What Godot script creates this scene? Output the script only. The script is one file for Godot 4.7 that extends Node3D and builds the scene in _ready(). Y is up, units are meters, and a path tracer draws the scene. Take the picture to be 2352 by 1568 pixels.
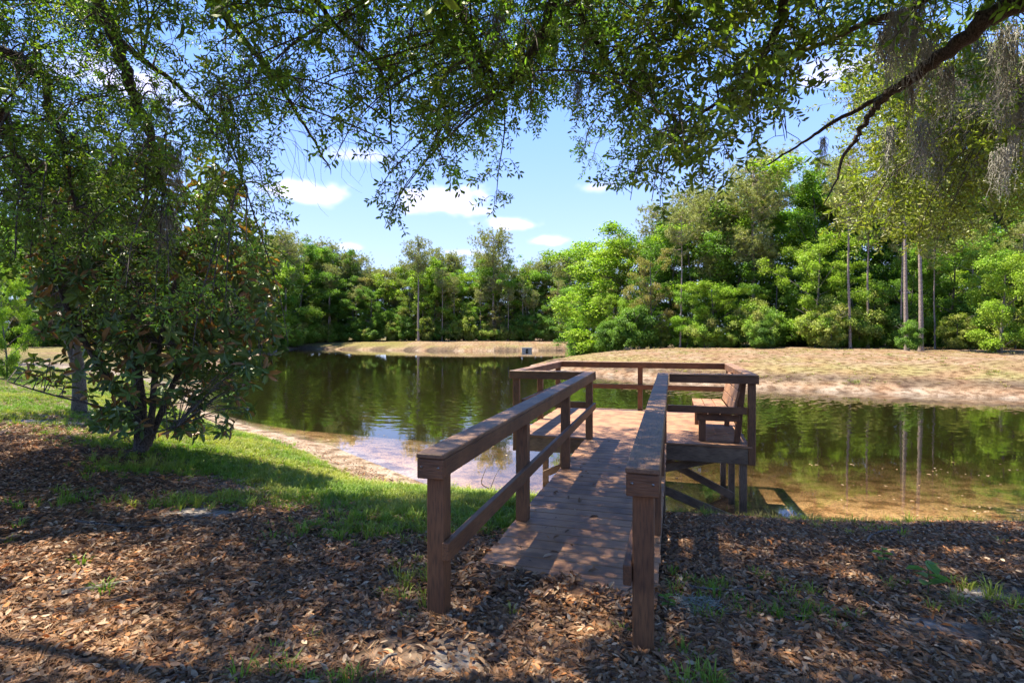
extends Node3D
# A wooden fishing dock on a woodland pond. World: y up, water level at y = 0, camera over the origin looking along -Z.
# Photo pixels below are in a 2352 x 1568 frame; FP is the focal length and HY the horizon row in that frame.

const EYE := 2.45
const FP := 1225.0
const HY := 773.3
const SUN := Vector3(0.349, -1.0, 0.158)   # the way the sunlight travels, per metre of fall

var R := RandomNumberGenerator.new()
var M := {}
var taken := {}
var n_low := FastNoiseLite.new()
var n_mid := FastNoiseLite.new()
var n_gap := FastNoiseLite.new()

# ------------------------------------------------------------------ geometry collector
class Geo:
	var v := PackedVector3Array()
	var n := PackedVector3Array()
	var c := PackedColorArray()
	var uv := PackedVector2Array()
	var i := PackedInt32Array()
	var col := Color.WHITE

	func put(p: Vector3, q: Vector3) -> void:
		v.append(p); n.append(q); c.append(col); uv.append(Vector2(p.x, p.z))

	func tri(a: Vector3, b: Vector3, d: Vector3) -> void:
		var q := (d - a).cross(b - a).normalized()
		var k := v.size()
		put(a, q); put(b, q); put(d, q)
		i.append(k); i.append(k + 1); i.append(k + 2)

	func quad(a: Vector3, b: Vector3, d: Vector3, e: Vector3, out := Vector3.ZERO) -> void:
		var q := (d - a).cross(b - a).normalized()
		var k := v.size()
		if out != Vector3.ZERO and q.dot(out) < 0.0:
			q = -q
			put(a, q); put(e, q); put(d, q); put(b, q)
		else:
			put(a, q); put(b, q); put(d, q); put(e, q)
		i.append_array(PackedInt32Array([k, k + 1, k + 2, k, k + 2, k + 3]))

	func tri_out(a: Vector3, b: Vector3, d: Vector3, out: Vector3) -> void:
		if (d - a).cross(b - a).dot(out) < 0.0:
			tri(a, d, b)
		else:
			tri(a, b, d)

	# chamfered box
	func box(at: Vector3, size: Vector3, b := 0.004, basis := Basis.IDENTITY) -> void:
		var h := size * 0.5
		var bb := minf(b, minf(h.x, minf(h.y, h.z)) * 0.5)
		var P := func(sx: float, sy: float, sz: float, ax: int) -> Vector3:
			var p := Vector3(sx * (h.x - (0.0 if ax == 0 else bb)), sy * (h.y - (0.0 if ax == 1 else bb)), sz * (h.z - (0.0 if ax == 2 else bb)))
			return at + basis * p
		for s in [-1.0, 1.0]:
			quad(P.call(s, -1, -1, 0), P.call(s, 1, -1, 0), P.call(s, 1, 1, 0), P.call(s, -1, 1, 0), basis * Vector3(s, 0, 0))
			quad(P.call(-1, s, -1, 1), P.call(1, s, -1, 1), P.call(1, s, 1, 1), P.call(-1, s, 1, 1), basis * Vector3(0, s, 0))
			quad(P.call(-1, -1, s, 2), P.call(1, -1, s, 2), P.call(1, 1, s, 2), P.call(-1, 1, s, 2), basis * Vector3(0, 0, s))
			for r in [-1.0, 1.0]:
				quad(P.call(s, r, -1, 0), P.call(s, r, 1, 0), P.call(s, r, 1, 1), P.call(s, r, -1, 1), basis * Vector3(s, r, 0))
				quad(P.call(s, -1, r, 0), P.call(s, 1, r, 0), P.call(s, 1, r, 2), P.call(s, -1, r, 2), basis * Vector3(s, 0, r))
				quad(P.call(-1, s, r, 1), P.call(1, s, r, 1), P.call(1, s, r, 2), P.call(-1, s, r, 2), basis * Vector3(0, s, r))
				for w in [-1.0, 1.0]:
					tri_out(P.call(s, r, w, 0), P.call(s, r, w, 1), P.call(s, r, w, 2), basis * Vector3(s, r, w))

	# tube along a path, with radii; smooth normals
	func tube(path: PackedVector3Array, rad: PackedFloat32Array, sides := 6, wob := 0.0, rng: RandomNumberGenerator = null) -> void:
		var m := path.size()
		var up := Vector3.UP
		var first := v.size()
		var side := Vector3.RIGHT
		for k in m:
			var t := (path[mini(k + 1, m - 1)] - path[maxi(k - 1, 0)]).normalized()
			if k == 0:
				side = t.cross(Vector3.UP if absf(t.y) < 0.9 else Vector3.RIGHT).normalized()
			side = (side - t * side.dot(t)).normalized()
			up = side.cross(t)
			for s in sides:
				var a := TAU * s / sides
				var q := side * cos(a) + up * sin(a)
				var rr := rad[k] * (1.0 + (rng.randf_range(-wob, wob) if rng else 0.0))
				put(path[k] + q * rr, q)
		for k in m - 1:
			for s in sides:
				var a0 := first + k * sides + s
				var a1 := first + k * sides + (s + 1) % sides
				var b0 := a0 + sides
				var b1 := a1 + sides
				var q := (v[b0] - v[a0]).cross(v[a1] - v[a0])
				if q.dot(n[a0]) > 0.0:
					i.append_array(PackedInt32Array([a0, a1, b0, a1, b1, b0]))
				else:
					i.append_array(PackedInt32Array([a0, b0, a1, a1, b0, b1]))

	# leaf with a fold along the midrib; d = along, s = across, q = up
	func leaf(p: Vector3, d: Vector3, s: Vector3, q: Vector3, L: float, W: float, fine := true, curl := 0.12) -> void:
		var tip := p + d * L - q * (L * curl)
		if fine:
			var m1 := p + d * (L * 0.33)
			var m2 := p + d * (L * 0.7) - q * (L * curl * 0.4)
			var f := q * (W * 0.16)
			var l1 := m1 + s * (W * 0.42) + f
			var l2 := m2 + s * (W * 0.44) + f
			var r1 := m1 - s * (W * 0.42) + f
			var r2 := m2 - s * (W * 0.44) + f
			quad(p, l1, l2, tip)
			quad(p, tip, r2, r1)
		else:
			var m := p + d * (L * 0.5) + q * (W * 0.12)
			quad(p, m + s * (W * 0.5), tip, m - s * (W * 0.5))

	func mesh(mat: Material) -> ArrayMesh:
		var a := []
		a.resize(Mesh.ARRAY_MAX)
		a[Mesh.ARRAY_VERTEX] = v
		a[Mesh.ARRAY_NORMAL] = n
		a[Mesh.ARRAY_COLOR] = c
		if uv.size() == v.size(): a[Mesh.ARRAY_TEX_UV] = uv
		if i.size(): a[Mesh.ARRAY_INDEX] = i
		var o := ArrayMesh.new()
		o.add_surface_from_arrays(Mesh.PRIMITIVE_TRIANGLES, a)
		o.surface_set_material(0, mat)
		return o

# a small shape to be copied many times into one mesh, with tinted colour sets made once
class Stamp:
	var v := PackedVector3Array()
	var n := PackedVector3Array()
	var c := PackedColorArray()
	var sets := {}

	func _init(g: Geo) -> void:
		for k in g.i:
			v.append(g.v[k]); n.append(g.n[k]); c.append(g.c[k])

	func tinted(col: Color, rng: RandomNumberGenerator) -> PackedColorArray:
		if not sets.has(col):
			var list := []
			for k in 7:
				var f := rng.randf_range(0.72, 1.28)
				var h := rng.randf_range(-0.08, 0.08)
				var o := PackedColorArray()
				for q in c: o.append(Color(q.r * col.r * f * (1 + h), q.g * col.g * f, q.b * col.b * f * (1 - h)))
				list.append(o)
			sets[col] = list
		return sets[col][rng.randi() % 7]

	func onto(g: Geo, t: Transform3D, col: Color, rng: RandomNumberGenerator) -> void:
		g.v.append_array(t * v)
		var b := t.basis.orthonormalized()
		g.n.append_array(Transform3D(b, Vector3.ZERO) * n)
		g.c.append_array(tinted(col, rng))

# ------------------------------------------------------------------ small helpers
func at_px(px: float, py: float, d: float) -> Vector3:
	return Vector3((px - 1176.0) / FP * d, EYE - (py - HY) / FP * d, -d)

func to_px(p: Vector3) -> Vector2:
	var d := -p.z
	return Vector2(1176.0 + p.x / d * FP, HY - (p.y - EYE) / d * FP)

func numbered(s: String) -> String:
	var k: int = taken.get(s, 0)
	taken[s] = k + 1
	return s if k == 0 else "%s_%03d" % [s, k]

func tag(o: Node, label: String, category := "", group := "", kind := "") -> Node:
	if label: o.set_meta("label", label)
	if category: o.set_meta("category", category)
	if group: o.set_meta("group", group)
	if kind: o.set_meta("kind", kind)
	return o

func thing(called: String, at: Vector3, turn := 0.0) -> Node3D:
	var o := Node3D.new()
	o.name = numbered(called)
	add_child(o, true)
	o.position = at
	o.rotation.y = turn
	return o

func part(called: String, mesh: Mesh, parent: Node, t := Transform3D.IDENTITY) -> MeshInstance3D:
	var o := MeshInstance3D.new()
	o.name = called if parent != self else numbered(called)
	o.mesh = mesh
	o.transform = t
	parent.add_child(o, true)
	return o

func scatter(called: String, mesh: Mesh, where: Array, tint: PackedColorArray, parent: Node, kind := "stuff") -> MultiMeshInstance3D:
	var mm := MultiMesh.new()
	mm.transform_format = MultiMesh.TRANSFORM_3D
	mm.use_colors = true
	mm.mesh = mesh
	mm.instance_count = where.size()
	for k in where.size():
		mm.set_instance_transform(k, where[k])
		mm.set_instance_color(k, tint[k])
	var o := MultiMeshInstance3D.new()
	o.multimesh = mm
	o.name = called if parent != self else numbered(called)
	parent.add_child(o, true)
	if kind: o.set_meta("kind", kind)
	return o

func lin(r: float, g: float, b: float) -> Color:
	return Color(r, g, b).linear_to_srgb()

func rdir() -> Vector3:
	var y := R.randf_range(-1, 1)
	var a := R.randf() * TAU
	var r := sqrt(1 - y * y)
	return Vector3(r * cos(a), y, r * sin(a))

func jit(c: Color, k: float, hue := 0.0) -> Color:
	var f := 1.0 + R.randf_range(-k, k)
	var h := R.randf_range(-hue, hue)
	return Color(c.r * f * (1 + h), c.g * f, c.b * f * (1 - h))

func frame_y(dir: Vector3, spin := 0.0) -> Basis:
	var y := dir.normalized()
	var x := y.cross(Vector3.FORWARD if absf(y.z) < 0.9 else Vector3.RIGHT).normalized()
	return Basis(x, y, x.cross(y)) * Basis(Vector3.UP, spin)

func smooth_path(pts: Array, per := 5) -> PackedVector3Array:
	var o := PackedVector3Array()
	for k in pts.size() - 1:
		var a: Vector3 = pts[maxi(k - 1, 0)]
		var b: Vector3 = pts[k]
		var c: Vector3 = pts[k + 1]
		var d: Vector3 = pts[mini(k + 2, pts.size() - 1)]
		for j in per:
			var t := float(j) / per
			o.append(b.cubic_interpolate(c, a, d, t))
	o.append(pts[-1])
	return o

func lerps(a: float, b: float, m: int) -> PackedFloat32Array:
	var o := PackedFloat32Array()
	for k in m:
		o.append(lerpf(a, b, float(k) / maxf(1, m - 1)))
	return o

func interp(tab: Array, x: float) -> float:
	if x <= tab[0][0]: return tab[0][1]
	for k in tab.size() - 1:
		if x <= tab[k + 1][0]:
			return lerpf(tab[k][1], tab[k + 1][1], (x - tab[k][0]) / (tab[k + 1][0] - tab[k][0]))
	return tab[-1][1]

# ------------------------------------------------------------------ materials
func noise_tex(seed_: int, freq: float, stops: Array, size := 256, octaves := 4, sx := 1) -> ImageTexture:
	var n := FastNoiseLite.new()
	n.seed = seed_
	n.noise_type = FastNoiseLite.TYPE_SIMPLEX_SMOOTH
	n.frequency = freq
	n.fractal_octaves = octaves
	var im := n.get_seamless_image(size, size)
	if sx > 1:
		im.resize(size * sx, size, Image.INTERPOLATE_CUBIC)
	im.convert(Image.FORMAT_L8)
	var src := im.get_data()
	var g := Gradient.new()
	var off := PackedFloat32Array()
	var cs := PackedColorArray()
	for s in stops:
		off.append(s[0]); cs.append(s[1])
	g.offsets = off
	g.colors = cs
	var lut := []
	for k in 256:
		var c := g.sample(k / 255.0)
		lut.append([int(clampf(c.r, 0, 1) * 255), int(clampf(c.g, 0, 1) * 255), int(clampf(c.b, 0, 1) * 255)])
	var dst := PackedByteArray()
	dst.resize(src.size() * 3)
	for k in src.size():
		var l: Array = lut[src[k]]
		dst[k * 3] = l[0]; dst[k * 3 + 1] = l[1]; dst[k * 3 + 2] = l[2]
	return ImageTexture.create_from_image(Image.create_from_data(im.get_width(), im.get_height(), false, Image.FORMAT_RGB8, dst))

func grey(v: float) -> Color:
	return Color(v, v, v)

func wood(called: String, col: Color, rough: float, bump: float, scale := Vector3(1.1, 9, 9)) -> StandardMaterial3D:
	var m := StandardMaterial3D.new()
	m.resource_name = called
	m.albedo_color = col
	m.albedo_texture = M.grain
	m.roughness = rough
	m.uv1_triplanar = true
	m.uv1_scale = scale
	m.uv1_triplanar_sharpness = 6.0
	m.heightmap_enabled = true
	m.heightmap_texture = M.grain_h
	m.heightmap_scale = bump
	m.uv1_offset = Vector3(0.3, 0.1, 0.7)
	m.detail_enabled = true
	m.detail_blend_mode = BaseMaterial3D.BLEND_MODE_MUL
	m.detail_albedo = M.weather
	m.detail_uv_layer = BaseMaterial3D.DETAIL_UV_2
	m.uv2_triplanar = true
	m.uv2_world_triplanar = true
	m.uv2_scale = Vector3.ONE * 0.3
	return m

func leafy(called: String, rough: float, back: Color, spec := 0.5) -> StandardMaterial3D:
	var m := StandardMaterial3D.new()
	m.resource_name = called
	m.albedo_color = Color.WHITE
	m.vertex_color_use_as_albedo = true
	m.roughness = rough
	m.metallic_specular = spec
	m.cull_mode = BaseMaterial3D.CULL_DISABLED
	m.backlight_enabled = true
	m.backlight = back
	return m

func plain(called: String, col: Color, rough: float, tex: Texture2D = null, scale := 1.0, world := false) -> StandardMaterial3D:
	var m := StandardMaterial3D.new()
	m.resource_name = called
	m.albedo_color = col
	m.roughness = rough
	if tex:
		m.albedo_texture = tex
		m.uv1_triplanar = true
		m.uv1_world_triplanar = world
		m.uv1_scale = Vector3.ONE * scale
	return m

func make_materials() -> void:
	M.grain = noise_tex(3, 0.03, [[0.0, grey(0.68)], [0.35, grey(0.86)], [0.6, grey(0.96)], [1.0, grey(1.0)]], 256, 5)
	M.grain_h = noise_tex(9, 0.04, [[0.0, grey(0.0)], [0.45, grey(0.6)], [1.0, grey(1.0)]], 256, 5)
	M.speck = noise_tex(21, 0.05, [[0.0, grey(0.45)], [0.35, grey(0.7)], [0.55, grey(0.9)], [1.0, grey(1.0)]], 512, 6)
	M.speck_h = noise_tex(22, 0.06, [[0.0, grey(0.0)], [1.0, grey(1.0)]], 512, 6)
	M.bark_t = noise_tex(31, 0.035, [[0.0, grey(0.25)], [0.42, grey(0.5)], [0.55, grey(0.85)], [1.0, grey(1.0)]], 256, 5)
	M.weather = noise_tex(51, 0.02, [[0.0, Color(0.66, 0.63, 0.61)], [0.4, Color(0.84, 0.82, 0.81)], [0.6, Color(0.97, 0.96, 0.95)], [1.0, grey(1.0)]], 512, 4)
	M.plank = []
	for c in [lin(0.335, 0.172, 0.080), lin(0.305, 0.156, 0.073), lin(0.36, 0.190, 0.090), lin(0.325, 0.168, 0.082)]:
		M.plank.append(wood("deck_board", c, 0.62, 0.10, Vector3(0.7, 14, 14)))
	M.stain = wood("brown_stain", lin(0.19, 0.082, 0.028), 0.6, 0.12)
	M.stain_up = wood("brown_stain_post", lin(0.19, 0.082, 0.028), 0.6, 0.12, Vector3(9, 1.1, 9))
	M.cap = wood("weathered_cap", lin(0.235, 0.132, 0.066), 0.6, 0.14)
	M.raw = wood("grey_timber", lin(0.215, 0.150, 0.095), 0.75, 0.15)
	M.raw_up = wood("grey_timber_post", lin(0.215, 0.150, 0.095), 0.75, 0.15, Vector3(9, 1.1, 9))
	M.brace = M.raw
	var sc := plain("screw_steel", lin(0.45, 0.43, 0.40), 0.35)
	sc.metallic = 0.9
	M.screw = sc
	var g := StandardMaterial3D.new()
	g.resource_name = "ground"
	g.vertex_color_use_as_albedo = true
	g.albedo_texture = M.speck
	g.uv1_triplanar = true
	g.uv1_world_triplanar = true
	g.uv1_scale = Vector3.ONE * 0.55
	g.roughness = 0.95
	g.metallic_specular = 0.25
	g.heightmap_enabled = true
	g.heightmap_texture = M.speck_h
	g.heightmap_scale = 2.0
	g.detail_enabled = true
	g.detail_blend_mode = BaseMaterial3D.BLEND_MODE_MUL
	g.detail_albedo = noise_tex(41, 0.035, [[0.0, Color(0.50, 0.44, 0.38)], [0.34, Color(0.72, 0.66, 0.60)], [0.5, Color(0.95, 0.93, 0.90)], [1.0, grey(1.0)]], 512, 7)
	g.detail_uv_layer = BaseMaterial3D.DETAIL_UV_2
	g.uv2_triplanar = true
	g.uv2_world_triplanar = true
	g.uv2_scale = Vector3.ONE * 0.11
	M.ground = g
	M.bark = plain("bark", lin(0.135, 0.105, 0.082), 0.95, M.bark_t, 5.0)
	M.bark.uv1_scale = Vector3(7, 2.2, 7)
	M.bark_pine = plain("pine_bark", lin(0.47, 0.37, 0.295), 0.95, M.bark_t, 1.0)
	M.bark_pine.uv1_scale = Vector3(2.2, 0.7, 2.2)
	M.bark_pale = plain("grey_bark", lin(0.20, 0.175, 0.145), 0.95, M.bark_t, 6.0)
	M.oak_leaf = leafy("oak_leaf", 0.45, lin(0.85, 1.0, 0.32))
	M.glossy_leaf = leafy("magnolia_leaf", 0.42, lin(0.55, 0.50, 0.14))
	M.wood_leaf = leafy("woodland_leaf", 0.55, lin(0.70, 0.85, 0.28), 0.35)
	M.needle = leafy("pine_needle", 0.5, lin(0.55, 0.62, 0.25), 0.35)
	M.grass = leafy("grass_blade", 0.5, lin(0.65, 0.75, 0.25), 0.35)
	M.dead = leafy("dead_leaf", 0.6, lin(0.25, 0.15, 0.08), 0.35)
	M.moss = leafy("hanging_moss", 0.9, lin(0.35, 0.33, 0.28), 0.1)
	M.concrete = plain("concrete", lin(0.40, 0.385, 0.36), 0.9, M.speck, 1.5)

# ------------------------------------------------------------------ terrain
const LAKE := [[-38, 80], [-33, 70], [-24, 46], [-16, 28], [-10.4, 18], [-6.8, 14.2], [-4.1, 12.0], [-1.4, 8.8], [0.2, 7.7], [2, 7.05], [3.2, 6.85], [6.5, 6.75],
	[12, 6.6], [20, 5.5], [34, 4.5], [46, 6], [42, 12], [31, 16.5], [19.9, 20.7], [11.5, 25], [6, 32], [2.5, 39], [1.4, 45], [3, 52], [9, 64], [18, 78], [22, 88], [15, 95], [5, 94],
	[-6, 90], [-14, 92], [-21, 96], [-32, 101], [-42, 108], [-46, 98]]
var lake_a := PackedVector2Array()
# patches of bare grey sand among the leaves: [px, py, half sizes in metres]
const BARE := [[2170, 1447, 0.30, 0.13], [2290, 1366, 0.30, 0.12], [955, 1500, 0.30, 0.14], [462, 1178, 0.30, 0.14], [1010, 1525, 0.22, 0.10], [80, 968, 0.5, 0.25], [150, 972, 0.4, 0.2]]
var bare_at := []

func bareness(x: float, d: float) -> float:
	var b := 0.0
	for g in bare_at:
		var u: float = (x - g[0]) / g[2]
		var v: float = (d - g[1]) / g[3]
		var r := sqrt(u * u + v * v) + n_mid.get_noise_2d(x * 16.0, d * 16.0) * 0.6
		b = maxf(b, 1.0 - smoothstep(0.7, 1.25, r))
	return b

# signed distance to the shore: positive on land
func shore(x: float, d: float) -> float:
	var p := Vector2(x, d)
	var best := 1e9
	var inside := false
	var m := lake_a.size()
	for k in m:
		var a := lake_a[k]
		var b := lake_a[(k + 1) % m]
		var e := b - a
		var w := p - a
		var t := clampf(w.dot(e) / e.length_squared(), 0.0, 1.0)
		best = minf(best, (w - e * t).length_squared())
		if (a.y > d) != (b.y > d) and x < (b.x - a.x) * (d - a.y) / (b.y - a.y) + a.x:
			inside = not inside
	return -sqrt(best) if inside else sqrt(best)

func far_share(x: float, d: float) -> float:
	var l := smoothstep(20.0, 45.0, d)
	var r := smoothstep(9.0, 16.0, d)
	return lerpf(l, r, smoothstep(0.0, 6.0, x))

func height_of(x: float, d: float, s: float) -> float:
	if s < 0.0:
		var shallow := lerpf(0.085, 0.06, smoothstep(-2.0, -8.0, x))
		shallow = lerpf(shallow, 0.40, smoothstep(13.0, 19.0, d))
		return -minf(1.9, -s * shallow) + n_mid.get_noise_2d(x * 3.0, d * 3.0) * 0.02 * minf(1.0, -s)
	var f := far_share(x, d)
	var beach := 0.8 * smoothstep(0.0, -2.5, x)
	var near := 1.25 * (1.0 - exp(-maxf(0.0, s - beach) / 2.4)) + 0.09 * minf(s, beach)
	var far := 1.6 * (1.0 - exp(-s / 6.0))
	var bumps := (n_low.get_noise_2d(x * 1.2, d * 1.2) * 0.05 + n_mid.get_noise_2d(x * 4.0, d * 4.0) * 0.015) * smoothstep(0.0, 1.5, s)
	return lerpf(near, far, f) + bumps * (1.0 + 1.5 * f)

func ground_y(x: float, d: float) -> float:
	return height_of(x, d, shore(x, d))

func grassiness(x: float, d: float, s: float) -> float:
	if s < 0.35: return 0.0
	var n := n_low.get_noise_2d(x * 2.2 + 40.0, d * 2.2) + 0.5 * n_mid.get_noise_2d(x * 3.0, d * 3.0)
	var f := far_share(x, d)
	var g := 0.0
	if in_dock(x, d).x < 1.0:
		var edge := 4.3 + n * 1.3
		var start := lerpf(0.5, 0.85, smoothstep(0.0, -3.0, x))
		g = smoothstep(start, start + 0.6, s) * (1.0 - smoothstep(edge - 1.0, edge + 0.5, s))
		var beyond := smoothstep(7.0, 9.0, d - 0.25 * x * 0.0) * smoothstep(-2.5, -4.5, x)
		g = maxf(g, beyond * clampf(0.75 + n * 0.9, 0.0, 1.0) * smoothstep(0.5, 1.1, s))
	else:
		g = smoothstep(0.2, 0.5, s) * (1.0 - smoothstep(0.7, 1.5, s + n * 0.5)) * 0.45
	g = maxf(g, clampf(n * 1.5 - 0.5, 0.0, 0.22))
	var gf := clampf(0.02 + n * 1.0, 0.0, 0.5) * smoothstep(1.5, 3.0, s)
	if x < -20.0: gf = clampf(0.7 + n, 0.0, 1.0) * smoothstep(1.5, 3.0, s)
	return lerpf(g, gf, f)

func ground_colour(x: float, d: float, s: float) -> Color:
	var n1 := n_low.get_noise_2d(x * 3.0, d * 3.0)
	var n2 := n_mid.get_noise_2d(x * 5.0, d * 5.0)
	var litter := Color(0.120, 0.074, 0.045).lerp(Color(0.17, 0.105, 0.062), clampf(0.5 + n2, 0, 1))
	var grass := Color(0.085, 0.115, 0.028).lerp(Color(0.14, 0.135, 0.045), clampf(0.5 + n1 * 1.2, 0, 1))
	var sand := Color(0.38, 0.32, 0.255).lerp(Color(0.29, 0.22, 0.16), clampf(0.5 + n2 * 1.5, 0, 1))
	var mud := Color(0.095, 0.072, 0.052)
	var bed := Color(0.50, 0.31, 0.14).lerp(Color(0.32, 0.19, 0.08), clampf(0.5 + n1 * 1.5, 0, 1))
	if s < 0.0:
		return sand.lerp(bed, smoothstep(0.0, -0.5, s)).lerp(mud, smoothstep(14.0, 18.0, d) * smoothstep(0.25, -0.1, s))
	var f := far_share(x, d)
	var straw := Color(0.265, 0.182, 0.112).lerp(Color(0.33, 0.26, 0.18), clampf(0.5 + n1 * 2.2, 0, 1)).lerp(Color(0.34, 0.21, 0.13), clampf(n2 * 1.6, 0, 0.8))
	var field := litter.lerp(straw, f)
	var g := grassiness(x, d, s)
	var c := field.lerp(grass.lerp(Color(0.24, 0.23, 0.07), f * 0.8), clampf(g, 0, 1))
	# bare sand shows through the litter in small patches
	var bare := smoothstep(0.30, 0.42, n_low.get_noise_2d(x * 2.6 - 90.0, d * 2.6 + 17.0)) * (1.0 - f)
	c = c.lerp(Color(0.36, 0.33, 0.30), maxf(bare * 0.7, bareness(x, d)))
	# far bank: a strip of green weeds, then the wrack line, then the sandy margin
	var gs := smoothstep(2.6, 3.3, s + n2 * 0.8) * (1.0 - smoothstep(4.6, 6.4, s + n1 * 2.0)) * f
	c = c.lerp(Color(0.25, 0.24, 0.085), clampf(gs * (0.5 + n1), 0, 0.7))
	var wr := smoothstep(1.0, 1.5, s + n2 * 0.5) * (1.0 - smoothstep(2.2, 3.2, s + n2 * 0.7)) * f
	c = c.lerp(mud, wr * clampf(0.75 + n2 * 0.8, 0.2, 1.0))
	var rim := lerpf(lerpf(0.45, 0.95, smoothstep(0.5, -3.0, x)), 0.55, f)
	c = sand.lerp(c, smoothstep(rim * 0.6, rim * 1.15, s + n2 * 0.35))
	# worn track across the lawn
	if x < -9.0 and d > 16.0 and d < 40.0:
		var tr := absf(d - (21.0 + (-x - 9.0) * 0.25) - n1)
		c = c.lerp(Color(0.30, 0.26, 0.23), (1.0 - smoothstep(1.2, 2.0, tr)) * 0.8)
	return c

func make_terrain() -> void:
	var N := 330
	var g := Geo.new()
	var mx := asinh(110.0)
	for j in N + 1:
		for k in N + 1:
			var x := 5.5 * sinh((2.0 * k / N - 1.0) * mx)
			var d := 6.0 + 5.5 * sinh((2.0 * j / N - 1.0) * mx)
			var s := shore(x, d)
			g.v.append(Vector3(x, height_of(x, d, s), -d))
			g.c.append(ground_colour(x, d, s))
			g.uv.append(Vector2(x, d))
	g.n.resize(g.v.size())
	for j in N + 1:
		for k in N + 1:
			var dx := g.v[j * (N + 1) + mini(k + 1, N)] - g.v[j * (N + 1) + maxi(k - 1, 0)]
			var dz := g.v[mini(j + 1, N) * (N + 1) + k] - g.v[maxi(j - 1, 0) * (N + 1) + k]
			var q := dx.cross(dz).normalized()
			g.n[j * (N + 1) + k] = q if q.y > 0 else -q
	for j in N:
		for k in N:
			var a := j * (N + 1) + k
			var b := a + 1
			var c := a + N + 1
			var e := c + 1
			# j grows away from the camera (-Z): a, c, e, b is clockwise seen from above
			g.i.append_array(PackedInt32Array([a, c, e, a, e, b]))
	var o := part("ground", g.mesh(M.ground), self)
	tag(o, "leaf strewn woodland ground sloping to sandy pond banks", "", "", "structure")

func make_water() -> void:
	# ripple normals: calm by the near shore, a breezy patch out on the pond
	var S := 1400
	var a := FastNoiseLite.new()
	a.noise_type = FastNoiseLite.TYPE_SIMPLEX_SMOOTH
	a.seed = 5
	a.frequency = 0.17
	a.fractal_octaves = 3
	var im := a.get_image(S, S, false, false, false)
	im.convert(Image.FORMAT_L8)
	var h := im.get_data()
	var dst := PackedByteArray()
	dst.resize(S * S * 3)
	dst.fill(128)
	var W := 130.0
	var patch := FastNoiseLite.new()
	patch.seed = 77
	patch.frequency = 0.035
	for cy in range(0, S, 8):
		for cx in range(0, S, 8):
			var x := (cx / float(S) - 0.5) * W
			var d := 118.0 - cy / float(S) * W
			var amp := 0.07 + 0.16 * maxf(0.0, patch.get_noise_2d(x * 2.0, d * 0.7))
			var band := exp(-pow((d - 25.5 + 0.35 * (x + 4.0)) / 5.5, 2.0)) * exp(-pow((x + 1.5) / 7.5, 2.0))
			amp += 17.0 * band + 0.35 * exp(-pow((d - 16.0) / 4.5, 2.0)) * smoothstep(5.0, 9.0, x) + 0.10 * smoothstep(30.0, 70.0, d)
			for yy in range(cy, mini(cy + 8, S)):
				for xx in range(cx, mini(cx + 8, S)):
					var k := yy * S + xx
					var gx := (h[k - 1] - h[k]) if xx > 0 else 0
					var gy := (h[k - S] - h[k]) if yy > 0 else 0
					dst[k * 3] = clampi(128 + int(gx * amp * 2.2), 0, 255)
					dst[k * 3 + 1] = clampi(128 + int(gy * amp * 2.2), 0, 255)
					dst[k * 3 + 2] = 255
	var m := StandardMaterial3D.new()
	m.resource_name = "pond_water"
	m.transparency = BaseMaterial3D.TRANSPARENCY_ALPHA
	m.albedo_color = Color(lin(0.030, 0.026, 0.010), 0.04)
	m.roughness = 0.03
	m.metallic_specular = 0.5
	m.normal_enabled = true
	m.normal_texture = ImageTexture.create_from_image(Image.create_from_data(S, S, false, Image.FORMAT_RGB8, dst))
	m.normal_scale = 0.016
	var p := PlaneMesh.new()
	p.size = Vector2(W, W)
	p.material = m
	var o := part("pond_water", p, self, Transform3D(Basis.IDENTITY, Vector3(0, 0, -118.0 + W * 0.5)))
	tag(o, "still brown pond water mirroring the trees and sky", "", "", "structure")
	# tea-coloured body of the water below the surface
	var fm := FogMaterial.new()
	fm.resource_name = "tea_water"
	fm.albedo = lin(0.030, 0.025, 0.007)
	fm.density = 1.15
	var fv := FogVolume.new()
	fv.name = "pond_water_body"
	fv.shape = RenderingServer.FOG_VOLUME_SHAPE_BOX
	fv.size = Vector3(110, 2.4, 112)
	fv.position = Vector3(0, -1.21, -58)
	fv.material = fm
	add_child(fv)
	tag(fv, "tea brown murk under the pond surface", "", "", "structure")

# ------------------------------------------------------------------ the dock
const DECK := 1.06
const RAIL := 1.975
var dock: Node3D
var mesh_of := {}

# a board along local x of its own node, from a to b (dock coordinates s, y, t)
func board(called: String, a: Vector3, b: Vector3, high: float, thick: float, mat: Material, parent: Node, bev := 0.004, roll := 0.0) -> MeshInstance3D:
	var pa := Vector3(a.x, a.y, -a.z)
	var pb := Vector3(b.x, b.y, -b.z)
	var L := pa.distance_to(pb)
	var key := "%s %.3f %.3f %.3f %.4f" % [mat.get_instance_id(), L, high, thick, bev]
	if not mesh_of.has(key):
		var g := Geo.new()
		g.box(Vector3.ZERO, Vector3(L, high, thick), bev)
		mesh_of[key] = g.mesh(mat)
	var x := (pb - pa).normalized()
	var z := x.cross(Vector3.UP).normalized()
	var y := z.cross(x)
	return part(called, mesh_of[key], parent, Transform3D(Basis(x, y, z) * Basis(Vector3.RIGHT, roll), (pa + pb) * 0.5))

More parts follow.
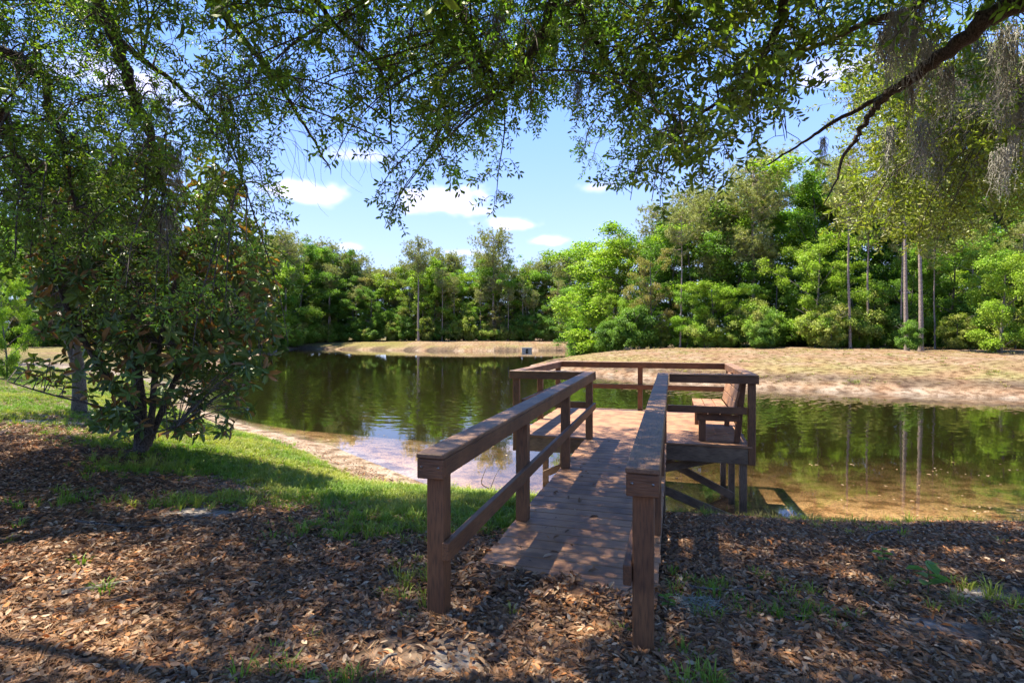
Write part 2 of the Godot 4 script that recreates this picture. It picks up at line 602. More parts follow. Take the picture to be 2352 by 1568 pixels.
func post(called: String, s: float, t: float, y0: float, y1: float, mat: Material, parent: Node, w := 0.089, turn := 0.0) -> MeshInstance3D:
	var key := "post %s %.3f %.3f" % [mat.get_instance_id(), y1 - y0, w]
	if not mesh_of.has(key):
		var g := Geo.new()
		g.box(Vector3.ZERO, Vector3(w, y1 - y0, w), 0.005)
		mesh_of[key] = g.mesh(mat)
	return part(called, mesh_of[key], parent, Transform3D(Basis(Vector3.UP, turn), Vector3(s, (y0 + y1) * 0.5, -t)))

# cap with a board on each side of the posts, from a to b
func rail(a: Vector3, b: Vector3, parent: Node, ends := false) -> void:
	var fore := (b - a).normalized() * (0.026 if ends else 0.0)
	var cap := board("cap_board", a - fore + Vector3(0, -0.0125, 0), b + Vector3(0, -0.0125, 0), 0.025, 0.140, M.cap, parent, 0.005)
	var dir := (b - a).normalized()
	var off := Vector3(dir.z, 0, -dir.x) * 0.057
	for k in [-1.0, 1.0]:
		board("rail_board", a + off * k + Vector3(0, -0.0705, 0), b + off * k + Vector3(0, -0.0705, 0), 0.088, 0.022, M.stain, parent)
	if ends:
		var c := a - dir * 0.0115
		var s := Vector3(dir.z, 0, -dir.x)
		var e := board("end_block", c - s * 0.067 + Vector3(0, -0.074, 0), c + s * 0.067 + Vector3(0, -0.074, 0), 0.094, 0.022, M.stain, parent)
		for k in [-0.043, 0.043]:
			var g := Geo.new()
			g.tube(PackedVector3Array([Vector3(0, 0, -0.002), Vector3(0, 0, 0.003), Vector3(0, 0, 0.0035)]), PackedFloat32Array([0.006, 0.006, 0.0001]), 8)
			part("screw", g.mesh(M.screw), e, Transform3D(Basis.IDENTITY, Vector3(k, 0.008, 0.011)))

func make_dock() -> void:
	dock = thing("fishing_dock", Vector3(0.08, 0, -7.6), deg_to_rad(-16.8))
	tag(dock, "brown wooden fishing dock with railed walkway reaching over the pond", "dock")
	# planks of the walkway and the deck
	var pitch := 0.1435
	var t := -4.62
	while t < -0.02:
		var k := R.randi() % 4
		var o := board("walkway_plank", Vector3(0.975, 0, 0), Vector3(2.045, 0, 0), 0.026, 0.138, M.plank[k], dock, 0.005)
		o.position = Vector3(1.51 + R.randf_range(-0.006, 0.006), DECK - 0.013 + R.randf_range(-0.0012, 0.0012), -(t + 0.069))
		o.rotation.y += R.randf_range(-0.004, 0.004)
		t += pitch
	t = 0.0
	while t < 3.02:
		var k := R.randi() % 4
		var o := board("deck_plank", Vector3(-0.03, 0, 0), Vector3(3.08, 0, 0), 0.026, 0.138, M.plank[k], dock, 0.005)
		o.position = Vector3(1.525 + R.randf_range(-0.006, 0.006), DECK - 0.013 + R.randf_range(-0.001, 0.001), -(t + 0.069))
		t += pitch
	# rim beams and joists
	for a in [[Vector3(0.0, 0, 0.045), Vector3(3.05, 0, 0.045)], [Vector3(0.0, 0, 3.0), Vector3(3.05, 0, 3.0)]]:
		board("rim_beam", a[0] + Vector3(0, DECK - 0.132, 0), a[1] + Vector3(0, DECK - 0.132, 0), 0.205, 0.04, M.raw, dock)
	for s in [0.02, 0.78, 1.52, 2.28, 3.03]:
		board("joist", Vector3(s, DECK - 0.122, 0.07), Vector3(s, DECK - 0.122, 2.978), 0.184, 0.04, M.raw, dock)
	for s in [1.0, 1.51, 2.02]:
		board("stringer", Vector3(s, DECK - 0.105, -4.6), Vector3(s, DECK - 0.105, 0.02), 0.15, 0.04, M.raw, dock)
	# posts that carry the deck, in the water and on the bank
	for s in [-0.0, 3.05]:
		for tt in [0.02, 1.5, 2.99]:
			post("pile", s + (0.062 if s < 1.0 else -0.062), tt + (0.09 if tt < 1 else (-0.07 if tt > 2 else 0.0)), -0.9, DECK - 0.237 if tt != 1.5 else DECK - 0.03, M.raw_up, dock)
	for s in [1.06, 1.96]:
		post("pile", s, 1.5, -0.9, DECK - 0.03, M.raw_up, dock)
	for tt in [-1.72, -3.4]:
		for s in [1.06, 1.96]:
			post("pile", s, tt + 0.12, 0.2, DECK - 0.03, M.raw_up, dock)
	# rail posts
	var near_y := RAIL - 0.072
	for s in [1.03, 2.0]:
		for q in [[-0.04, DECK - 0.22], [-1.72, DECK], [-3.4, DECK], [-4.92, 0.55]]:
			var top: float = lerpf(RAIL, near_y, -q[0] / 4.92) - 0.028
			post("rail_post", s, q[0], q[1], top, M.stain_up, dock)
	for s in [0.015, 3.035]:
		for tt in [0.06, 1.5, 2.96]:
			post("rail_post", s + (-0.047 if s < 1 else 0.047), tt, DECK - 0.24, RAIL - 0.028, M.stain_up, dock)
	post("rail_post", 1.53, 3.067, DECK - 0.24, RAIL - 0.028, M.stain_up, dock)
	# walkway rails with the end blocks towards the bank
	for s in [1.03, 2.0]:
		rail(Vector3(s, near_y, -5.0), Vector3(s, RAIL, 0.035), dock, true)
		var inn := 0.064 if s < 1.5 else -0.064
		board("mid_rail", Vector3(s + inn, near_y - 0.47, -4.99), Vector3(s + inn, RAIL - 0.47, 0.02), 0.089, 0.036, M.stain, dock)
	# deck rails
	rail(Vector3(1.105, RAIL - 0.002, 0.0), Vector3(-0.10, RAIL - 0.002, 0.0), dock)
	rail(Vector3(2.075, RAIL - 0.002, 0.0), Vector3(3.15, RAIL - 0.002, 0.0), dock)
	rail(Vector3(-0.032, RAIL - 0.004, 0.075), Vector3(-0.032, RAIL - 0.004, 3.0), dock)
	rail(Vector3(3.082, RAIL - 0.004, 0.075), Vector3(3.082, RAIL - 0.004, 3.0), dock)
	rail(Vector3(-0.10, RAIL - 0.001, 3.075), Vector3(3.15, RAIL - 0.001, 3.075), dock)
	board("mid_rail", Vector3(0.07, RAIL - 0.47, 0.06), Vector3(0.98, RAIL - 0.47, 0.06), 0.089, 0.036, M.stain, dock)
	board("mid_rail", Vector3(2.05, RAIL - 0.47, 0.06), Vector3(3.03, RAIL - 0.47, 0.06), 0.089, 0.036, M.stain, dock)
	board("mid_rail", Vector3(0.035, RAIL - 0.47, 0.12), Vector3(0.035, RAIL - 0.47, 2.99), 0.089, 0.036, M.stain, dock)
	board("mid_rail", Vector3(0.0, RAIL - 0.47, 3.005), Vector3(3.05, RAIL - 0.47, 3.005), 0.089, 0.036, M.stain, dock)
	# braces between the piles on the right and left, sill on the bank
	board("brace", Vector3(1.98, 0.44, 0.02), Vector3(2.96, 0.08, 0.02), 0.11, 0.036, M.brace, dock)
	board("brace", Vector3(1.98, 0.66, 0.22), Vector3(2.99, 0.93, 0.22), 0.11, 0.036, M.brace, dock)
	board("brace", Vector3(1.98, 0.52, 1.44), Vector3(3.0, 0.02, 1.44), 0.11, 0.036, M.brace, dock)
	board("brace", Vector3(0.05, 0.14, 1.44), Vector3(1.06, 0.62, 1.44), 0.11, 0.036, M.brace, dock)
	board("sill", Vector3(2.0, 0.02, -0.06), Vector3(3.0, -0.01, -0.03), 0.10, 0.04, M.brace, dock)
	post("pile", 2.0, -0.16, -0.2, DECK - 0.03, M.raw_up, dock, 0.07)

func make_bench() -> void:
	var b := thing("bench", dock.position, dock.rotation.y)
	tag(b, "brown plank bench with leaning backrest built along the deck railing", "bench")
	var y := DECK + 0.40
	for k in 3:
		var s := 2.49 + k * 0.15
		board("seat_plank", Vector3(s, y - 0.016, 0.17), Vector3(s, y - 0.016, 1.78), 0.03, 0.142, M.plank[k], b, 0.005)
	# leaning back boards
	for k in 3:
		var f := 0.07 + k * 0.145
		var o := board("backrest_board", Vector3(2.885 + f * 0.2, y + f, 0.17), Vector3(2.885 + f * 0.2, y + f, 1.78), 0.138, 0.03, M.plank[3 - k], b, 0.005)
		o.rotate_object_local(Vector3.RIGHT, 0.2)
	for t in [0.215, 1.735]:
		board("seat_rail", Vector3(2.42, y - 0.077, t), Vector3(2.96, y - 0.077, t), 0.088, 0.036, M.stain, b)
		post("leg", 2.50, t + 0.07 if t < 1 else t - 0.07, DECK, y - 0.034, M.stain_up, b)
		var o := board("back_post", Vector3(2.905, DECK + 0.001, t + 0.07 if t < 1 else t - 0.07), Vector3(2.985, y + 0.44, t + 0.07 if t < 1 else t - 0.07), 0.07, 0.089, M.stain, b)
		o.position.x += 0.025

# ------------------------------------------------------------------ ground cover
func in_dock(x: float, d: float) -> Vector2:
	# dock coordinates s, t of a ground point
	var r := Vector2(x - 0.08, d - 7.6)
	var a := deg_to_rad(16.8)
	return Vector2(r.x * cos(a) - r.y * sin(a), r.x * sin(a) + r.y * cos(a))

func make_ground_cover() -> void:
	# fallen leaves in four shapes
	var shapes := []
	for k in 5:
		var g := Geo.new()
		g.col = Color.WHITE
		var L: float = [0.050, 0.041, 0.062, 0.036, 0.054][k]
		g.leaf(Vector3(-L * 0.5, 0, 0), Vector3.RIGHT, Vector3.BACK, Vector3.UP, L, L * [0.34, 0.42, 0.30, 0.5, 0.36][k], true, [0.12, -0.18, 0.25, -0.08, 0.4][k])
		shapes.append(Stamp.new(g))
	var litter := Geo.new()
	var pal := [Color(0.205, 0.118, 0.062), Color(0.130, 0.074, 0.042), Color(0.270, 0.163, 0.088), Color(0.320, 0.140, 0.048), Color(0.235, 0.170, 0.105), Color(0.090, 0.056, 0.036), Color(0.40, 0.29, 0.18)]
	var done := 0
	while done < 165000:
		var d := 1.75 + 12.0 * pow(R.randf(), 2.1)
		var x := R.randf_range(-1.02, 1.02) * (d * 1.0 + 0.6)
		done += 1
		var s := shore(x, d)
		if s < 0.3: continue
		var g := grassiness(x, d, s)
		if R.randf() < g * 0.93 or R.randf() < bareness(x, d) * 0.9: continue
		if d > 7.0 and R.randf() < smoothstep(7.0, 12.0, d) * 0.8: continue
		var st := in_dock(x, d)
		var y := height_of(x, d, s)
		var on := st.x > 0.96 and st.x < 2.06 and st.y > -4.65 and st.y < 0.1
		if on:
			var edge := -4.25 + n_mid.get_noise_2d(x * 14.0, d * 14.0) * 0.45 - (st.x - 1.0) * 0.22
			if st.y > edge and R.randf() > 0.012: continue
			y = maxf(y, DECK + 0.004)
			if st.y <= edge: y += minf(0.05, (edge - st.y) * 0.16) * R.randf()
		var k := R.randi() % 5
		var up := (Vector3.UP + rdir() * 0.45).normalized()
		var bas := frame_y(up, R.randf() * TAU).scaled(Vector3.ONE * R.randf_range(0.6, 1.25))
		shapes[k].onto(litter, Transform3D(bas, Vector3(x, y + R.randf_range(0.002, 0.026), -d)), pal[int(pow(R.randf(), 1.55) * 7.0)], R)
	tag(part("leaf_litter", litter.mesh(M.dead), self), "brown fallen leaves covering the shaded ground", "leaf litter", "", "stuff")
	# pine needles in threes
	var g2 := Geo.new()
	for k in 3:
		var a := k * 0.16 - 0.16
		var dir := Vector3(cos(a), 0.02 * k, sin(a))
		var sd := Vector3(-sin(a), 0, cos(a)) * 0.0009
		g2.quad(-sd, dir * 0.09 + Vector3(0, 0.008, 0) - sd, dir * 0.09 + Vector3(0, 0.008, 0) + sd, sd)
		g2.quad(dir * 0.09 + Vector3(0, 0.008, 0) - sd, dir * 0.18 - sd * 0.5, dir * 0.18 + sd * 0.5, dir * 0.09 + Vector3(0, 0.008, 0) + sd)
	var nm := g2.mesh(M.dead)
	var w2 := []
	var t2 := PackedColorArray()
	for k in 15000:
		var d := 1.75 + 6.0 * pow(R.randf(), 1.8)
		var x := R.randf_range(-1.02, 1.02) * (d * 1.0 + 0.6)
		var s := shore(x, d)
		if s < 0.8: continue
		if R.randf() < grassiness(x, d, s) or R.randf() < bareness(x, d): continue
		var st := in_dock(x, d)
		if st.x > 0.96 and st.x < 2.06 and st.y > -4.4 and st.y < 0.1: continue
		w2.append(Transform3D(frame_y((Vector3.UP + rdir() * 0.15).normalized(), R.randf() * TAU).scaled(Vector3.ONE * 0.75), Vector3(x, height_of(x, d, s) + R.randf_range(0.006, 0.022), -d)))
		t2.append(jit(Color(0.22, 0.115, 0.05), 0.35, 0.08))
	tag(scatter("pine_straw", nm, w2, t2, self), "thin reddish fallen pine needles among the leaves", "pine straw")
	# grass tufts: three sizes
	var tufts := []
	for k in 3:
		var g := Geo.new()
		for b in 16:
			var a := R.randf() * TAU
			var len_: float = [0.042, 0.066, 0.11][k] * R.randf_range(0.6, 1.2)
			var out := Vector3(cos(a), 0, sin(a))
			var p := out * R.randf() * 0.035
			var sd := Vector3(-sin(a), 0, cos(a)) * 0.0028
			var mid := p + out * len_ * 0.22 + Vector3.UP * len_ * 0.65
			var tip := p + out * len_ * R.randf_range(0.45, 0.8) + Vector3.UP * len_ * R.randf_range(0.75, 1.0)
			g.col = Color.WHITE * R.randf_range(0.8, 1.15)
			g.quad(p - sd, mid - sd * 0.8, mid + sd * 0.8, p + sd)
			g.tri(mid - sd * 0.8, tip, mid + sd * 0.8)
		tufts.append(g.mesh(M.grass))
	var where := [[], [], []]
	var tint := [PackedColorArray(), PackedColorArray(), PackedColorArray()]
	for n in 95000:
		var d := 2.0 + 20.0 * pow(R.randf(), 1.7)
		var x := R.randf_range(-1.02, 1.0) * (d * 1.0 + 0.4)
		var s := shore(x, d)
		if s < 0.3: continue
		var g := grassiness(x, d, s)
		if R.randf() > g * (0.9 if g > 0.3 else 0.35): continue
		var st := in_dock(x, d)
		if st.x > 0.9 and st.x < 2.1 and st.y > -4.8 and st.y < 0.2: continue
		var k := 0 if R.randf() < 0.55 else (1 if R.randf() < 0.85 else 2)
		if s < 1.0 and R.randf() < 0.25: k = 2
		where[k].append(Transform3D(Basis(Vector3.UP, R.randf() * TAU).scaled(Vector3.ONE * R.randf_range(0.7, 1.25)), Vector3(x, height_of(x, d, s) - 0.004, -d)))
		var c := Color(0.155, 0.265, 0.028).lerp(Color(0.33, 0.35, 0.065), clampf(0.35 + n_low.get_noise_2d(x * 4.0, d * 4.0) * 1.5 + R.randf_range(-0.3, 0.3), 0, 1))
		if s < 0.9 and x > -3.0: c = c.lerp(Color(0.36, 0.27, 0.11), R.randf_range(0.2, 0.9))
		tint[k].append(jit(c, 0.2, 0.08))
	for k in 3:
		tag(scatter("grass", tufts[k], where[k], tint[k], self), "short green grass on the sunny bank and in tufts among the leaves", "grass")
	# dry tufts and weeds on the far banks
	where = [[], [], []]
	tint = [PackedColorArray(), PackedColorArray(), PackedColorArray()]
	for n in 16000:
		var d := R.randf_range(19.0, 60.0) if n % 4 else R.randf_range(60.0, 118.0)
		var x := R.randf_range(-0.5, 1.02) * d
		var s := shore(x, d)
		if s < 1.0 or far_share(x, d) < 0.6 or s > 26.0: continue
		var w := n_low.get_noise_2d(x * 1.3, d * 1.3) + 0.6 * n_mid.get_noise_2d(x * 2.0, d * 2.0)
		if R.randf() > 0.3 + w * 1.2: continue
		var k := R.randi() % 2
		where[k].append(Transform3D(Basis(Vector3.UP, R.randf() * TAU).scaled(Vector3(2.4, 1.3, 2.4) * R.randf_range(0.7, 1.5)), Vector3(x, height_of(x, d, s) - 0.01, -d)))
		tint[k].append(jit(Color(0.32, 0.225, 0.135).lerp(Color(0.24, 0.25, 0.08), clampf(R.randf() * 0.8 + w - 0.2, 0, 1)), 0.3, 0.08))
	for k in 2:
		tag(scatter("dry_grass", tufts[k], where[k], tint[k], self), "thin straw coloured grass on the sunny banks across the pond", "grass")
	# floating leaves and pollen scum by the near shore
	var fl := Geo.new()
	fl.leaf(Vector3(-0.03, 0, 0), Vector3.RIGHT, Vector3.BACK, Vector3.UP, 0.065, 0.028, true, 0.02)
	var fm := fl.mesh(M.dead)
	var w3 := []
	var t3 := PackedColorArray()
	var tries := 0
	while w3.size() < 170 and tries < 60000:
		tries += 1
		var d := R.randf_range(6.9, 13.5)
		var x := R.randf_range(-4.5, 9.5)
		var s := shore(x, d)
		if s > -0.05: continue
		var dens := clampf(n_low.get_noise_2d(x * 2.5, d * 12.0) * 2.0 - 0.05, 0.0, 1.0) * (1.0 if x > 1.8 else 0.45) * (1.0 - smoothstep(2.0, 5.5, -s))
		if R.randf() > dens: continue
		w3.append(Transform3D(Basis(Vector3.UP, R.randf() * TAU).scaled(Vector3.ONE * R.randf_range(0.5, 1.4)), Vector3(x, 0.004, -d)))
		t3.append(jit(Color(0.26, 0.20, 0.11), 0.35, 0.1))
	tag(scatter("floating_leaves", fm, w3, t3, self), "pale fallen leaves floating on the brown shallows", "floating leaves")

# ------------------------------------------------------------------ woodland trees
func blob_crown(seed_: int, H: float, W: float, lobes: int, leaves: int, ls: float, a: Color, b: Color, low := 0.12, mat: Material = null) -> ArrayMesh:
	R.seed = seed_
	var g := Geo.new()
	var L := []
	var wsum := 0.0
	for k in lobes:
		var dir := rdir()
		var rr := pow(R.randf(), 0.4)
		var yy := (low + 1.0) * 0.5 * H + dir.y * rr * (1.0 - low) * 0.5 * H * 0.92
		var taper := 1.0 - 0.45 * clampf((yy / H - 0.45) / 0.55, 0, 1)
		var p := Vector3(dir.x * rr * W * 0.44 * taper, yy, dir.z * rr * W * 0.44 * taper)
		var rad := W * R.randf_range(0.06, 0.15)
		L.append([p, rad, a.lerp(b, R.randf())])
		wsum += rad * rad
	for l in L:
		var cnt := int(leaves * l[1] * l[1] / wsum)
		for k in cnt:
			var dir := rdir()
			if dir.y < -0.3 and R.randf() < 0.5: dir.y = -dir.y
			var r: float = l[1] * pow(R.randf(), 0.5) * R.randf_range(0.8, 1.3)
			var p: Vector3 = l[0] + Vector3(dir.x, dir.y * 0.85, dir.z) * r
			var q := (dir * 0.7 + Vector3.UP * 0.55 + rdir() * 0.75).normalized()
			var along := (rdir() + Vector3.DOWN * 0.25)
			along = (along - q * along.dot(q)).normalized()
			g.col = jit(l[2], 0.22, 0.06)
			var s := ls * R.randf_range(0.6, 1.3)
			g.leaf(p, along, q.cross(along), q, s, s * 0.6, false, 0.15)
	return g.mesh(mat if mat else M.wood_leaf)

# a tree with a forked trunk, limbs and leaf sprays along the limbs: [crown mesh, wood mesh]
func branched(seed_: int, H: float, W: float, nb: int, leaves: int, ls: float, a: Color, b: Color, low: float) -> Array:
	R.seed = seed_
	var g := Geo.new()
	var w := Geo.new()
	var L := []
	var wsum := 0.0
	var lean := Vector3(R.randf_range(-0.06, 0.06), 0, R.randf_range(-0.06, 0.06)) * H
	var axis := smooth_path([Vector3(0, -0.25, 0), Vector3(0, H * 0.25, 0) + lean * 0.2, Vector3(0, H * 0.55, 0) + lean, Vector3(0, H * 0.93, 0) + lean * 1.5], 5)
	var ar := lerps(H * 0.015, 0.03, axis.size())
	ar[0] *= 1.5
	w.tube(axis, ar, 7, 0.06, R)
	for k in nb:
		var f := clampf(low + (1.0 - low) * (k + R.randf()) / nb, 0.04, 0.98)
		var p: Vector3 = axis[int(f * (axis.size() - 1))]
		var az := k * 2.4 + R.randf_range(-0.6, 0.6)
		var prof := sin(PI * clampf(0.22 + 0.70 * (1.0 - f), 0, 1))
		var reach := W * 0.5 * prof * R.randf_range(0.55, 1.25)
		var rise := R.randf_range(0.05, 0.75) + 0.5 * f
		var e := p + Vector3(cos(az), rise, sin(az)) * reach
		e.y = minf(e.y, H * R.randf_range(0.93, 1.04))
		var m := p.lerp(e, 0.5) + Vector3.UP * reach * R.randf_range(-0.05, 0.12)
		w.tube(smooth_path([p, m, e], 3), lerps(H * 0.006 * (1.2 - f), 0.012, 7), 5)
		var tone := a.lerp(b, R.randf())
		for j in 7:
			var u := lerpf(0.35, 1.08, (j + R.randf()) / 7.0)
			var q := p.lerp(m, u * 2.0) if u < 0.5 else m.lerp(e, (u - 0.5) * 2.0)
			var rad := W * R.randf_range(0.035, 0.095)
			L.append([q + rdir() * reach * 0.20, rad, tone.lerp(a.lerp(b, R.randf()), 0.4)])
			wsum += rad * rad
	for l in L:
		var cnt := int(leaves * l[1] * l[1] / wsum)
		for k in cnt:
			var dir := rdir()
			if dir.y < -0.3 and R.randf() < 0.5: dir.y = -dir.y
			var p: Vector3 = l[0] + Vector3(dir.x, dir.y * 0.85, dir.z) * l[1] * pow(R.randf(), 0.5) * R.randf_range(0.8, 1.4)
			var q := (dir * 0.3 + Vector3.UP * 0.55 + rdir() * 0.95).normalized()
			var along := (rdir() + Vector3.DOWN * 0.25)
			along = (along - q * along.dot(q)).normalized()
			g.col = jit(l[2], 0.25, 0.07)
			var sz := ls * R.randf_range(0.55, 1.3)
			g.leaf(p, along, q.cross(along), q, sz, sz * 0.55, false, 0.15)
	return [g.mesh(M.wood_leaf), w.mesh(M.bark_pale)]

func pine_crown(seed_: int, H: float, W: float, from: float, branches: int) -> Array:
	R.seed = seed_
	var g := Geo.new()
	var tw := Geo.new()
	for k in branches:
		var f := R.randf()
		var y := H * lerpf(from, 0.985, pow(f, 0.85))
		var reach := W * 0.5 * (0.35 + 0.75 * sin(PI * clampf(0.18 + 0.8 * (1.0 - f), 0, 1))) * R.randf_range(0.6, 1.1)
		var a := R.randf() * TAU
		var out := Vector3(cos(a), R.randf_range(-0.05, 0.45), sin(a))
		var p0 := Vector3(0, y, 0)
		var p1 := p0 + out * reach * 0.55
		var p2 := p0 + out * reach + Vector3.UP * reach * 0.12
		tw.tube(PackedVector3Array([p0, p1, p2]), PackedFloat32Array([0.05, 0.03, 0.012]), 4)
		var nt := int(5 + reach * 4.5)
		for j in nt:
			var q := p1.lerp(p2, R.randf_range(-0.35, 1.05)) + rdir() * reach * 0.20
			var col := jit(Color(0.25, 0.29, 0.09).lerp(Color(0.34, 0.34, 0.12), R.randf()), 0.2)
			g.col = col
			var ax := (out * 0.4 + Vector3.UP * 0.5 + rdir() * 0.6).normalized()
			for m in 18:
				var dd := (ax * 0.6 + rdir()).normalized()
				var sd := dd.cross(rdir()).normalized() * 0.028
				g.tri(q - sd, q + dd * R.randf_range(0.25, 0.42), q + sd)
	return [g.mesh(M.needle), tw.mesh(M.bark_pine)]

func trunk_mesh(H: float, r0: float, r1: float, mat: Material, lean := 0.3, limbs := 0, W := 3.0, sides := 7) -> ArrayMesh:
	var g := Geo.new()
	var pts := []
	var a := R.randf() * TAU
	for k in 6:
		var f := k / 5.0
		pts.append(Vector3(cos(a) * lean * sin(f * 2.4) + R.randf_range(-0.03, 0.03) * H * 0.1, -0.25 + f * (H + 0.25), sin(a) * lean * sin(f * 2.4)))
	var path := smooth_path(pts, 3)
	var rad := lerps(r0, r1, path.size())
	rad[0] *= 1.35
	g.tube(path, rad, sides, 0.06, R)
	for k in limbs:
		var f := R.randf_range(0.35, 0.9)
		var p: Vector3 = path[int(f * (path.size() - 1))]
		var aa := R.randf() * TAU
		var o := Vector3(cos(aa), R.randf_range(0.4, 1.1), sin(aa)) * W * R.randf_range(0.25, 0.45)
		g.tube(smooth_path([p, p + o * 0.5 + Vector3.UP * 0.1, p + o], 3), lerps(lerpf(r0, r1, f) * 0.6, 0.02, 7), 5)
	return g.mesh(mat)

var tree_kinds := {}

func make_tree_kinds() -> void:
	var spring := Color(0.205, 0.36, 0.036)
	var lime := Color(0.275, 0.37, 0.042)
	var deep := Color(0.080, 0.165, 0.028)
	var olive := Color(0.28, 0.28, 0.08)
	var mid := Color(0.165, 0.29, 0.036)
	# name: [crown meshes, trunk mesh, H, part names]
	var spec := [
		["spring_a", 11.0, 7.5, 22, 36000, 0.145, spring, mid, 0.06], ["spring_b", 12.5, 7.0, 26, 36000, 0.145, spring, lime, 0.06], ["deep_a", 11.0, 8.0, 22, 36000, 0.145, deep, mid, 0.04],
		["deep_b", 13.0, 6.5, 26, 36000, 0.145, mid, deep, 0.05], ["olive_a", 13.0, 6.5, 22, 22000, 0.135, olive, mid, 0.2], ["lime_a", 9.0, 7.0, 20, 34000, 0.14, lime, spring, 0.04], ["bronze_a", 12.0, 6.0, 20, 18000, 0.135, olive, Color(0.30, 0.23, 0.10), 0.2],
		["shrub_a", 3.0, 3.6, 46, 13000, 0.105, spring, olive, 0.02], ["shrub_b", 2.6, 3.2, 44, 13000, 0.10, mid, deep, 0.02], ["shrub_c", 3.6, 3.2, 46, 13000, 0.105, lime, olive, 0.03],
	]
	for s in spec:
		if s[0].begins_with("shrub"):
			tree_kinds[s[0]] = {"h": s[1], "crown": blob_crown(100 + spec.find(s), s[1], s[2], s[3], s[4], s[5], s[6], s[7], s[8]), "trunk": trunk_mesh(s[1] * 0.8, s[1] * 0.014, 0.015, M.bark_pale, s[1] * 0.03, 6, s[2])}
			continue
		var t := branched(100 + spec.find(s), s[1], s[2], s[3], s[4], s[5], s[6], s[7], s[8])
		tree_kinds[s[0]] = {"h": s[1], "crown": t[0], "trunk": t[1]}
	var ps := [["pine_a", 20.0, 7.0, 0.52, 95], ["pine_b", 22.0, 6.0, 0.60, 80], ["pine_c", 18.0, 7.5, 0.38, 115], ["pine_thin", 17.0, 4.0, 0.60, 34]]
	for p in ps:
		var pc := pine_crown(300 + ps.find(p), p[1], p[2], p[3], p[4])
		var tr := trunk_mesh(p[1], 0.26 if p[0] != "pine_thin" else 0.13, 0.04, M.bark_pine, 0.25, 0, 1.0, 8)
		tree_kinds[p[0]] = {"h": p[1], "crown": pc[0], "branches": pc[1], "trunk": tr}

func tree(kind: String, called: String, px: float, d: float, H: float, label: String, group := "", category := "tree", wide := 1.0) -> Node3D:
	var k: Dictionary = tree_kinds[kind]
	var x := (px - 1176.0) / FP * d
	var o := thing(called, Vector3(x, ground_y(x, d) - 0.05, -d), R.randf() * TAU)
	var s: float = H / k.h
	var b := Basis.IDENTITY.scaled(Vector3(s * wide, s, s * wide))
	part("trunk", k.trunk, o, Transform3D(b))
	if k.has("branches"): part("branches", k.branches, o, Transform3D(b))
	var c := part("crown", k.crown, o, Transform3D(b))
	c.set_meta("kind", "stuff")
	tag(o, label, category, group)
	return o

const SKYLINE := [[-600, 520], [0, 560], [300, 600], [560, 590], [640, 566], [700, 585], [760, 600], [820, 622], [880, 632], [950, 612], [1000, 620], [1060, 622], [1130, 630], [1180, 655], [1210, 640], [1260, 630],
	[1300, 622], [1340, 600], [1380, 570], [1420, 525], [1500, 500], [1560, 510], [1620, 470], [1700, 440], [1760, 430], [1850, 440], [1900, 440], [2000, 440], [2200, 440], [2352, 410], [2800, 380]]
const LINE_D := [[-600, 34], [0, 46], [300, 60], [540, 84], [600, 96], [680, 112], [760, 118], [1340, 112], [1366, 60], [1420, 55], [1500, 50.5], [1700, 46], [2000, 41], [2352, 37], [2700, 34]]

